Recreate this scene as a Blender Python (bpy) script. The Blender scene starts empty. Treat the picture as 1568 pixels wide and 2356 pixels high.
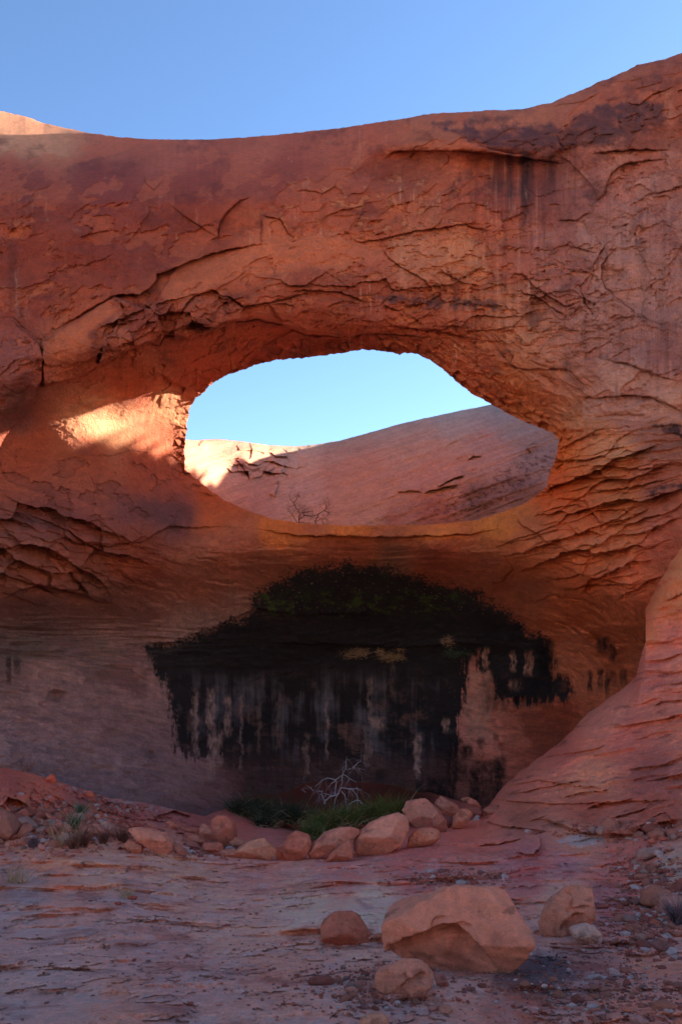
import bpy, bmesh, math, random
import numpy as np
from mathutils import Vector

C = bpy.context.scene
col = C.collection
R = math.radians
F32 = np.float32

# ------------------------------------------------------------------ camera
W0, H0 = 1568.0, 2356.0            # size of the tracing sheet the coordinates below were read from
FOC = 1849.0                       # focal length in the same units
PITCH = R(9.9)
CAMZ = 0.0
cam = bpy.data.objects.new('camera', bpy.data.cameras.new('camera'))
col.objects.link(cam)
cam.location = (0, 0, CAMZ)
cam.rotation_euler = (math.pi/2 + PITCH, 0, 0)
cam.data.sensor_fit = 'VERTICAL'
cam.data.sensor_height = 24.0
cam.data.lens = 24.0*FOC/H0
cam.data.clip_start = 0.1
cam.data.clip_end = 3000
C.camera = cam

# ------------------------------------------------------------------ light
SUN_AZ = 55.0     # degrees to the right of the viewing direction (+Y)
SUN_EL = 20.0
w = bpy.data.worlds.new('World'); C.world = w; w.use_nodes = True
nt = w.node_tree
sky = nt.nodes.new('ShaderNodeTexSky'); sky.sky_type = 'NISHITA'; sky.sun_disc = False
sky.sun_elevation = R(SUN_EL); sky.sun_rotation = R(SUN_AZ)
sky.air_density = 1.0; sky.dust_density = 0.4; sky.ozone_density = 3.6; sky.altitude = 1500
bg = nt.nodes['Background']; nt.links.new(sky.outputs[0], bg.inputs[0]); bg.inputs[1].default_value = 0.073
sl = bpy.data.lights.new('sun', 'SUN'); sl.energy = 5.0; sl.angle = R(0.5); sl.color = (1.0, 0.93, 0.84)
sun = bpy.data.objects.new('sun', sl); col.objects.link(sun)
sdir = Vector((math.sin(R(SUN_AZ))*math.cos(R(SUN_EL)), math.cos(R(SUN_AZ))*math.cos(R(SUN_EL)), math.sin(R(SUN_EL))))
sun.rotation_euler = sdir.to_track_quat('Z', 'Y').to_euler()
sun.location = sdir*100
C.view_settings.view_transform = 'Standard'; C.view_settings.look = 'None'
C.view_settings.gamma = 1.0; C.view_settings.use_curve_mapping = False
C.view_settings.exposure = 2.25
C.cycles.max_bounces = 8; C.cycles.diffuse_bounces = 5
C.cycles.use_denoising = True

# ------------------------------------------------------------------ helpers: projection
CP, SP = math.cos(PITCH), math.sin(PITCH)
def ray(U, V):
    xv = (U-W0/2)/FOC; yv = (H0/2-V)/FOC
    return xv, CP - yv*SP, SP + yv*CP
def pos(U, V, D):
    x, y, z = ray(U, V)
    return x/y*D, D, z/y*D + CAMZ
def at(U, V, D):
    return Vector(pos(float(U), float(V), float(D)))

# ------------------------------------------------------------------ helpers: noise
rng0 = np.random.RandomState(7)
PERM = rng0.permutation(4096).astype(np.int32)
PERM2 = np.concatenate([PERM, PERM])
GA = rng0.rand(4096).astype(F32)*2*np.pi
GX, GY = np.cos(GA).astype(F32), np.sin(GA).astype(F32)
RND = rng0.rand(4096, 4).astype(F32)
def hsh(ix, iy, seed):
    return PERM2[(PERM2[(ix + seed*131) & 4095] + iy) & 4095]
def gn(x, y, seed=0):
    x = np.asarray(x, F32); y = np.asarray(y, F32)
    fx = np.floor(x); fy = np.floor(y)
    ix = fx.astype(np.int32); iy = fy.astype(np.int32)
    x = x-fx; y = y-fy
    u = x*x*x*(x*(x*6-15)+10); v = y*y*y*(y*(y*6-15)+10)
    def g(dx, dy):
        h = hsh(ix+dx, iy+dy, seed)
        return GX[h]*(x-dx) + GY[h]*(y-dy)
    a = g(0, 0); b = g(1, 0); c = g(0, 1); d = g(1, 1)
    a += (b-a)*u; c += (d-c)*u
    return (a + (c-a)*v)*1.45
def fbm(x, y, seed=0, o=4, gain=0.5, lac=2.03):
    r = 0; a = 1.0; s = 0
    for i in range(o):
        r = r + a*gn(x, y, seed+i*7); s += a; a *= gain; x = x*lac+3.7; y = y*lac+9.1
    return r/s
def ridge(x, y, seed=0, o=4):
    r = 0; a = 1.0; s = 0
    for i in range(o):
        r = r + a*(1-2*np.abs(gn(x, y, seed+i*5))); s += a; a *= 0.5; x = x*2.07+5; y = y*2.07+1
    return r/s
def worley(x, y, seed=0, jit=0.9):
    """nearest feature point: returns F1, F2, random id, dx, dy from that point"""
    ix = np.floor(x).astype(np.int32); iy = np.floor(y).astype(np.int32)
    f1 = np.full(x.shape, 9, F32); f2 = f1.copy(); ih = np.zeros(x.shape, np.int32)
    bx = np.zeros(x.shape, F32); by = bx.copy()
    for dx in (-1, 0, 1):
        for dy in (-1, 0, 1):
            h = hsh(ix+dx, iy+dy, seed)
            px = x-(ix+dx+0.5+(RND[h, 0]-0.5)*jit); py = y-(iy+dy+0.5+(RND[h, 1]-0.5)*jit)
            d = px*px+py*py
            m = d < f1
            f2 = np.where(m, f1, np.minimum(f2, d)); f1 = np.where(m, d, f1)
            ih = np.where(m, h, ih); bx = np.where(m, px, bx); by = np.where(m, py, by)
    return np.sqrt(f1), np.sqrt(f2), ih, bx, by
def sst(a, b, x):
    t = np.clip((x-a)/(b-a), 0, 1); return t*t*(3-2*t)
def ell(U, V, cu, cv, ru, rv, ang=0, soft=0.35):
    c, s = math.cos(R(ang)), math.sin(R(ang))
    a = ((U-cu)*c + (V-cv)*s)/ru; b = (-(U-cu)*s + (V-cv)*c)/rv
    return 1 - sst(1-soft, 1+soft, np.sqrt(a*a+b*b))
def facets(x, y, seed, common=(0.0, 0.6), rnd=0.5, off=0.35):
    f1, f2, ih, bx, by = worley(x, y, seed)
    r = RND[ih]
    return (r[..., 2]-0.5)*2*off + bx*(common[0]+(r[..., 0]-0.5)*2*rnd) + by*(common[1]+(r[..., 1]-0.5)*2*rnd), f2-f1

# ------------------------------------------------------------------ helpers: curves
def segdist(U, V, pts):
    """distance to a polyline, signed by side, and fraction along it"""
    best = np.full(U.shape, 1e12, F32); sg = np.ones(U.shape, F32); fr = np.zeros(U.shape, F32)
    n = len(pts)-1
    for i in range(n):
        x0, y0 = pts[i]; x1, y1 = pts[i+1]
        dx, dy = x1-x0, y1-y0; L = dx*dx+dy*dy + 1e-9
        px, py = U-x0, V-y0
        t = np.clip((px*dx+py*dy)/L, 0, 1)
        qx, qy = px-t*dx, py-t*dy
        d = qx*qx+qy*qy
        m = d < best
        best = np.where(m, d, best)
        sg = np.where(m, np.sign(dx*py-dy*px), sg)
        fr = np.where(m, (i+t)/n, fr)
    return np.sqrt(best), sg, fr
def inside(U, V, P):
    r = np.zeros(U.shape, bool); n = len(P)
    for i in range(n):
        x0, y0 = P[i]; x1, y1 = P[(i+1) % n]
        if y0 == y1: continue
        m = ((y0 > V) != (y1 > V)) & (U < (x1-x0)*(V-y0)/(y1-y0)+x0)
        r ^= m
    return r
def psdf(U, V, P):
    d, _, _ = segdist(U, V, list(P)+[P[0]])
    return np.where(inside(U, V, P), d, -d)
def tps_fit(pts, lam=1e-4):
    P = np.array(pts, float); n = len(P); xy = P[:, :2]/1000.0
    r2 = ((xy[:, None]-xy[None])**2).sum(-1)
    K = 0.5*r2*np.log(r2+1e-12) + lam*np.eye(n)
    Q = np.c_[np.ones(n), xy]
    A = np.zeros((n+3, n+3)); A[:n, :n] = K; A[:n, n:] = Q; A[n:, :n] = Q.T
    return xy, np.linalg.solve(A, np.r_[1.0/P[:, 2], 0, 0, 0])
def tps_eval(fit, U, V):
    xy, wv = fit; n = len(xy)
    u = (U/1000).astype(F32); v = (V/1000).astype(F32)
    r = wv[n] + wv[n+1]*u + wv[n+2]*v
    for i in range(n):
        d = (u-F32(xy[i, 0]))**2 + (v-F32(xy[i, 1]))**2
        r = r + F32(0.5*wv[i])*d*np.log(d+1e-12)
    return 1.0/np.maximum(r, 1/400.0)

class Sheet:
    """a rock surface with real depth: grid of directions u, v with a distance for each"""
    def __init__(s, u, v):
        s.u = np.asarray(u, F32); s.v = np.asarray(v, F32)
        s.U, s.V = np.meshgrid(s.u, s.v)
        s.D = np.zeros(s.U.shape, F32)
        s.wu = s.U + 5*fbm(s.U/26, s.V/26, 91, 3); s.wv = s.V + 5*fbm(s.U/26, s.V/26, 97, 3)
    def win(s, pts, pad):
        P = np.array(pts)
        i0, i1 = np.searchsorted(s.v, [P[:, 1].min()-pad, P[:, 1].max()+pad])
        j0, j1 = np.searchsorted(s.u, [P[:, 0].min()-pad, P[:, 0].max()+pad])
        return slice(i0, i1), slice(j0, j1)
    def ledge(s, pts, h, L, proud, rec=0.0, taper=0.12):
        w_ = s.win(pts, L*4)
        d, sg, fr = segdist(s.wu[w_], s.wv[w_], pts)
        if d.size == 0: return
        _, s0, _ = segdist(np.array([proud[0]], F32), np.array([proud[1]], F32), pts)
        on = sg == s0[0]
        tp = sst(0, taper, fr)*sst(0, taper, 1-fr) if taper else 1
        s.D[w_] -= np.where(on, h*np.clip(1-d/(2.1*L), 0, 1)**1.4, 0)*tp
    def crack(s, pts, h, wd, taper=0.15):
        w_ = s.win(pts, wd*4)
        d, sg, fr = segdist(s.wu[w_], s.wv[w_], pts)
        if d.size == 0: return
        s.D[w_] += h*np.exp(-(d/wd)**2)*sst(0, taper, fr)*sst(0, taper, 1-fr)
    def poly(s, P, soft=12, rag=10, rs=22, seed=3):
        """soft ragged mask of a polygon"""
        w_ = s.win(P, soft+rag*2)
        m = np.zeros(s.U.shape, F32)
        U, V = s.U[w_], s.V[w_]
        if U.size == 0: return m
        sd = psdf(U, V, P) + rag*2*fbm(U/rs, V/rs, seed, 4, 0.6)
        m[w_] = sst(-soft, soft, sd)
        return m

def lin(r, g, b):
    return np.array([((c/255)/12.92 if c/255 <= 0.04045 else ((c/255+0.055)/1.055)**2.4) for c in (r, g, b)], F32)
def mix(A, c, m, k=1.0):
    m = (m*k)[..., None]
    return A + (np.asarray(c, F32)-A)*m
def coarse(fn, u, v, k=4):
    iu = np.unique(np.r_[np.arange(0, len(u), k), len(u)-1]); iv = np.unique(np.r_[np.arange(0, len(v), k), len(v)-1])
    A_ = fn(*np.meshgrid(u[iu], v[iv]))
    def lerp(A_, i, n, ax):
        p = np.interp(np.arange(n), i, np.arange(len(i))); a = np.minimum(p.astype(int), len(i)-2); f = (p-a).astype(F32)
        sh = [1]*A_.ndim; sh[ax] = n; f = f.reshape(sh)
        return (np.take(A_, a, ax)*(1-f) + np.take(A_, a+1, ax)*f).astype(F32)
    return lerp(lerp(A_, iv, len(v), 0), iu, len(u), 1)
def colfield(S_, samples, warp=30):
    return coarse(lambda U, V: colfield_(U, V, samples, warp), S_.u, S_.v)
def depthfield(S_, fit):
    return coarse(lambda U, V: tps_eval(fit, U, V), S_.u, S_.v)
def colfield_(U, V, samples, warp=30):
    """rock colours read at places, blended between them"""
    u = U + warp*fbm(U/90, V/90, 51, 3); v = V + warp*fbm(U/90, V/90, 57, 3)
    num = np.zeros(U.shape+(3,), F32); den = np.zeros(U.shape, F32)
    for (a, b, rad, c) in samples:
        wt = 1/(((u-a)**2+(v-b)**2)/(rad*rad)+0.05); wt = wt*wt
        num += wt[..., None]*lin(*c); den += wt
    return num/den[..., None]

def mesh_from(name, co, quads, colr=None, smooth=True):
    me = bpy.data.meshes.new(name)
    nv, nq = len(co), len(quads)
    me.vertices.add(nv); me.vertices.foreach_set('co', np.ascontiguousarray(co, F32).ravel())
    k = quads.shape[1]
    me.loops.add(nq*k); me.loops.foreach_set('vertex_index', np.ascontiguousarray(quads, np.int32).ravel())
    me.polygons.add(nq)
    me.polygons.foreach_set('loop_start', np.arange(0, nq*k, k, dtype=np.int32))
    me.polygons.foreach_set('use_smooth', np.full(nq, smooth))
    me.update(calc_edges=True)
    if colr is not None:
        a = me.color_attributes.new('rock_colour', 'FLOAT_COLOR', 'POINT')
        c4 = np.ones((nv, 4), F32); c4[:, :3] = np.clip(colr, 0.002, 0.95)
        a.data.foreach_set('color', c4.ravel())
    return me
def link(name, me, mat, parent=None):
    o = bpy.data.objects.new(name, me); col.objects.link(o)
    if mat: me.materials.append(mat)
    o.parent = parent
    return o
def tag(o, label=None, cat=None, group=None, kind=None):
    if label: o['label'] = label
    if cat: o['category'] = cat
    if group: o['group'] = group
    if kind: o['kind'] = kind
    return o
def sheet_mesh(name, S, keep, colr, extra=None):
    X, Y, Z = pos(S.U, S.V, S.D)
    nv, nu = S.U.shape
    idx = np.arange(nv*nu).reshape(nv, nu)
    q = np.stack([idx[:-1, :-1], idx[1:, :-1], idx[1:, 1:], idx[:-1, 1:]], -1).reshape(-1, 4)
    kq = (keep[:-1, :-1] & keep[1:, :-1] & keep[1:, 1:] & keep[:-1, 1:]).ravel()
    q = q[kq]
    used = np.zeros(nv*nu, bool); used[q.ravel()] = True
    re = np.cumsum(used)-1
    co = np.stack([X, Y, Z], -1).reshape(-1, 3)[used]
    c = colr.reshape(-1, 3)[used] if colr is not None else None
    return mesh_from(name, co, re[q], c)
def snap(S, sd, h):
    """pull the vertices just past an outline onto it"""
    gv, gu = np.gradient(sd, S.v, S.u)
    n = np.sqrt(gu*gu+gv*gv)+1e-6
    m = (sd < 0) & (sd > -h)
    S.U = np.where(m, S.U - sd*gu/n, S.U).astype(F32)
    S.V = np.where(m, S.V - sd*gv/n, S.V).astype(F32)
    return sd > -h
def axis(a0, a1, step, lo, hi, g=1.12, mx=60):
    m = list(np.arange(a0, a1, step)); x = m[-1]; s = step
    out = []
    while x < hi: s = min(s*g, mx); x += s; out.append(x)
    x = m[0]; s = step; pre = []
    while x > lo: s = min(s*g, mx); x -= s; pre.append(x)
    return np.array(pre[::-1]+m+out)

# ------------------------------------------------------------------ materials
def rock_mat(name, scale=1.0, bump=0.04, speck=0.16, rough=0.92, attr=True, base=(0.4, 0.15, 0.09), strata=0.0):
    m = bpy.data.materials.new(name); m.use_nodes = True
    n = m.node_tree; N = n.nodes; L = n.links
    b = N['Principled BSDF']; b.inputs['Roughness'].default_value = rough
    b.inputs['Specular IOR Level'].default_value = 0.25
    tc = N.new('ShaderNodeTexCoord')
    mp = N.new('ShaderNodeMapping'); L.new(tc.outputs['Object'], mp.inputs[0])
    mp.inputs['Scale'].default_value = (scale,)*3
    n1 = N.new('ShaderNodeTexNoise'); n1.inputs['Scale'].default_value = 5.5; n1.inputs['Detail'].default_value = 9; n1.inputs['Roughness'].default_value = 0.68
    n2 = N.new('ShaderNodeTexNoise'); n2.inputs['Scale'].default_value = 26; n2.inputs['Detail'].default_value = 5; n2.inputs['Roughness'].default_value = 0.7
    L.new(mp.outputs[0], n1.inputs['Vector']); L.new(mp.outputs[0], n2.inputs['Vector'])
    if attr:
        a = N.new('ShaderNodeVertexColor'); a.layer_name = 'rock_colour'; src = a.outputs[0]
    else:
        a = N.new('ShaderNodeRGB'); a.outputs[0].default_value = (*base, 1); src = a.outputs[0]
    def rng(sock, lo, hi):
        r = N.new('ShaderNodeMapRange'); L.new(sock, r.inputs['Value'])
        r.inputs['From Min'].default_value = 0.3; r.inputs['From Max'].default_value = 0.7
        r.inputs['To Min'].default_value = lo; r.inputs['To Max'].default_value = hi
        return r.outputs[0]
    mu = N.new('ShaderNodeMath'); mu.operation = 'MULTIPLY'
    L.new(rng(n1.outputs[0], 1-speck, 1+speck), mu.inputs[0]); L.new(rng(n2.outputs[0], 1-speck*1.1, 1+speck*1.1), mu.inputs[1])
    vm = N.new('ShaderNodeVectorMath'); vm.operation = 'SCALE'
    L.new(src, vm.inputs[0]); L.new(mu.outputs[0], vm.inputs['Scale'])
    L.new(vm.outputs[0], b.inputs['Base Color'])
    ad = N.new('ShaderNodeMath'); ad.operation = 'MULTIPLY_ADD'; ad.inputs[1].default_value = 0.6
    L.new(n2.outputs[0], ad.inputs[0]); L.new(n1.outputs[0], ad.inputs[2])
    bp = N.new('ShaderNodeBump'); bp.inputs['Strength'].default_value = 1.0; bp.inputs['Distance'].default_value = bump
    L.new(ad.outputs[0], bp.inputs['Height']); L.new(bp.outputs[0], b.inputs['Normal'])
    return m
M_CLIFF = rock_mat('sandstone_cliff', 0.6, 0.19, 0.16)
M_FAR = rock_mat('sandstone_far', 0.5, 0.2, 0.16)
M_GROUND = rock_mat('slickrock', 1.4, 0.06, 0.16)

# ================================================================== THE ARCH CLIFF
SKYLINE = [(-3200, -60), (-1500, 60), (-400, 165), (0, 255), (60, 268), (100, 283), (200, 305), (280, 316), (340, 320), (420, 321), (480, 321), (560, 316), (640, 310), (700, 303),
           (780, 295), (850, 284), (920, 274), (960, 267), (975, 263), (1010, 260), (1060, 258), (1100, 256), (1120, 253), (1170, 253), (1200, 251), (1238, 242), (1270, 235),
           (1300, 221), (1330, 210), (1360, 197), (1372, 190), (1400, 180), (1440, 162), (1465, 149), (1500, 142), (1530, 135), (1568, 121), (1700, 70), (2000, 10), (2600, -60), (3600, -140), (6500, -300)]
HOLE = [(425, 1080), (424, 1040), (428, 1000), (432, 960), (438, 935), (452, 915), (470, 903), (480, 888), (510, 868), (545, 856), (590, 838), (640, 828), (690, 824), (750, 818), (800, 810),
        (830, 805), (870, 806), (905, 812), (918, 817), (930, 812), (960, 814), (985, 828), (1005, 840), (1030, 860), (1060, 888), (1095, 912), (1130, 930), (1165, 950), (1205, 970),
        (1245, 985), (1270, 997), (1285, 1012), (1282, 1035), (1275, 1060), (1262, 1090), (1258, 1118), (1235, 1138), (1200, 1160), (1150, 1180), (1100, 1195), (1000, 1207),
        (900, 1208), (800, 1209), (700, 1205), (620, 1192), (560, 1170), (515, 1150), (480, 1125), (450, 1100)]
CP_ = [ # u, v, distance in metres
 (-1500, 300, 30), (-1500, 1000, 26), (-1500, 1700, 24), (-500, 300, 27), (-500, 900, 25), (-500, 1500, 26), (-400, 1900, 24),
 (0, 300, 30.5), (150, 360, 29.2), (0, 450, 26.8), (0, 600, 25.8), (250, 450, 28.0), (250, 620, 26.8), (500, 420, 28.6), (500, 560, 27.8), (784, 400, 29.0), (784, 520, 28.4),
 (784, 620, 28.2), (784, 700, 28.0), (1050, 380, 28.8), (1050, 550, 28.4), (1050, 700, 28.2), (1300, 330, 28.0), (1300, 520, 28.0), (1300, 700, 28.2), (1568, 300, 26.5), (1568, 600, 26.3), (1568, 850, 26.0),
 (1450, 800, 27.2), (100, 720, 25.6), (300, 720, 26.2), (420, 730, 26.8), (600, 725, 27.6), (50, 850, 24.9), (200, 850, 26.8), (320, 820, 27.0),
 (400, 800, 28.0), (500, 800, 29.3), (600, 800, 30.0), (700, 795, 30.2), (850, 780, 29.6), (950, 790, 29.6), (450, 900, 33.4), (520, 862, 32.0), (690, 822, 31.2), (850, 803, 30.6), (1000, 840, 30.3), (1130, 930, 30.3),
 (1250, 985, 30.4), (1150, 850, 28.9), (1250, 900, 28.8), (1350, 900, 28.2), (1350, 980, 28.6), (1300, 1040, 30.3), (1270, 1090, 31.2), (1568, 1000, 26.4), (1450, 1050, 27.6), (1400, 1180, 28.2), (1320, 1130, 29.6),
 (50, 960, 27.62), (150, 960, 28.7), (250, 960, 30.7), (350, 960, 32.9), (420, 1000, 34.9), (424, 1080, 34.9), (50, 1050, 28.0), (200, 1050, 28.6), (330, 1060, 31.8), (330, 1150, 29.6), (450, 1140, 33.0),
 (0, 1150, 26.3), (150, 1150, 27.0), (0, 1300, 25.4), (200, 1250, 27.0), (350, 1220, 28.6), (550, 1190, 31.8), (700, 1215, 32.2), (850, 1215, 32.3), (1000, 1213, 32.2), (1150, 1190, 31.4), (1250, 1150, 30.8),
 (700, 1250, 31.8), (1000, 1250, 31.6), (500, 1260, 30.4), (1200, 1240, 29.9), (1350, 1290, 28.8), (1500, 1200, 27.0), (1568, 1200, 26.4),
 (800, 1300, 34.8), (600, 1320, 33.8), (1000, 1320, 35.0), (400, 1330, 31.0), (250, 1350, 29.8), (100, 1370, 28.0), (0, 1390, 27.4), (1200, 1330, 33.2), (1350, 1370, 31.4), (1450, 1370, 29.2),
 (800, 1400, 39.0), (600, 1420, 37.0), (1000, 1400, 38.6), (1150, 1420, 37.4), (400, 1430, 34.2), (1300, 1450, 35.2), (1430, 1470, 32.6), (200, 1450, 32.2), (0, 1480, 29.3),
 (800, 1520, 41.5), (600, 1520, 39.2), (1000, 1520, 41.2), (1200, 1520, 39.6), (1350, 1550, 36.8), (400, 1540, 35.4), (200, 1560, 31.6), (0, 1600, 29.3), (1450, 1560, 34.0),
 (800, 1650, 41.0), (600, 1650, 38.8), (450, 1650, 35.4), (1000, 1650, 40.6), (1150, 1650, 39.6), (1300, 1680, 37.0), (200, 1680, 30.6), (0, 1740, 28.0),
 (800, 1780, 38.6), (600, 1790, 36.6), (450, 1780, 33.4), (1000, 1780, 37.8), (1150, 1780, 37.6), (300, 1800, 30.4), (100, 1850, 28.2), (700, 1880, 36.0), (500, 1900, 32.0), (1000, 1900, 36.4), (300, 1950, 29.0), (1300, 1900, 33.0), (0, 2000, 27), (800, 2050, 35), (1568, 1700, 31), (1568, 1400, 28.6),
 (2200, 500, 24.0), (2200, 1200, 24.0), (2200, 1700, 26.0), (3200, 700, 22.0), (3200, 1500, 23), (4600, 700, 19), (4600, 1600, 20),
]
def near_hole(S):
    return psdf(S.U, S.V, HOLE)          # positive in the hole
fit_cliff = tps_fit(CP_, 2e-5)
su = axis(-8, 1578, 1.55, -2600, 6200, 1.10, 60)
sv = axis(110, 1960, 1.55, -320, 2300, 1.12, 30)
S = Sheet(su, sv)
U, V = S.U.copy(), S.V.copy()
sk = np.interp(su, [p[0] for p in SKYLINE], [p[1] for p in SKYLINE]).astype(F32)
skn = sk + 3.0*fbm(su/22, su*0, 5, 4, 0.6)
sd_sky = V - skn[None, :]                 # positive below skyline
HW = [(a, b) for a, b in HOLE]
hole_in = psdf(U, V, HW) + 4.0*fbm(U/14, V/14, 15, 3, 0.6)*(V < 1140) + 3.0*fbm(U/26, V/12, 16, 4, 0.6)*(V >= 1140)
S.D = depthfield(S, fit_cliff)

# rounding of the top: the face leans back until it is edge-on to the sky
BASE = S.D.copy()
s_ = np.clip(V-sk[None, :], 0, None)
Sw = 95 + 50*sst(350, 0, U); Rr = 3.4 + 3.0*sst(380, 0, U)
S.D += Rr*(1-np.sqrt(np.clip(1-(1-np.clip(s_/Sw, 0, 1))**2, 0, 1))).astype(F32)

S.D += ((9.5+7.5*sst(-160, 250, U) - 4*sst(300, 700, U))*np.clip((470-V)/210, 0, 1)**1.7*sst(1080, 560, U)).astype(F32)
S.D += (1.9*sst(-20, 190, U)*sst(640, 240, U)*sst(430, 330, V)).astype(F32)
# ---- large forms: brows, recesses, bulges
S.D += 1.1*ell(U, V, 925, 385, 95, 38, -6, 0.5) + 0.5*ell(U, V, 1180, 395, 150, 40, 6, 0.6)
S.D += 0.5*fbm(U/240, V/170, 21, 3) + 0.16*fbm(U/70, V/45, 31, 3)
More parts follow.
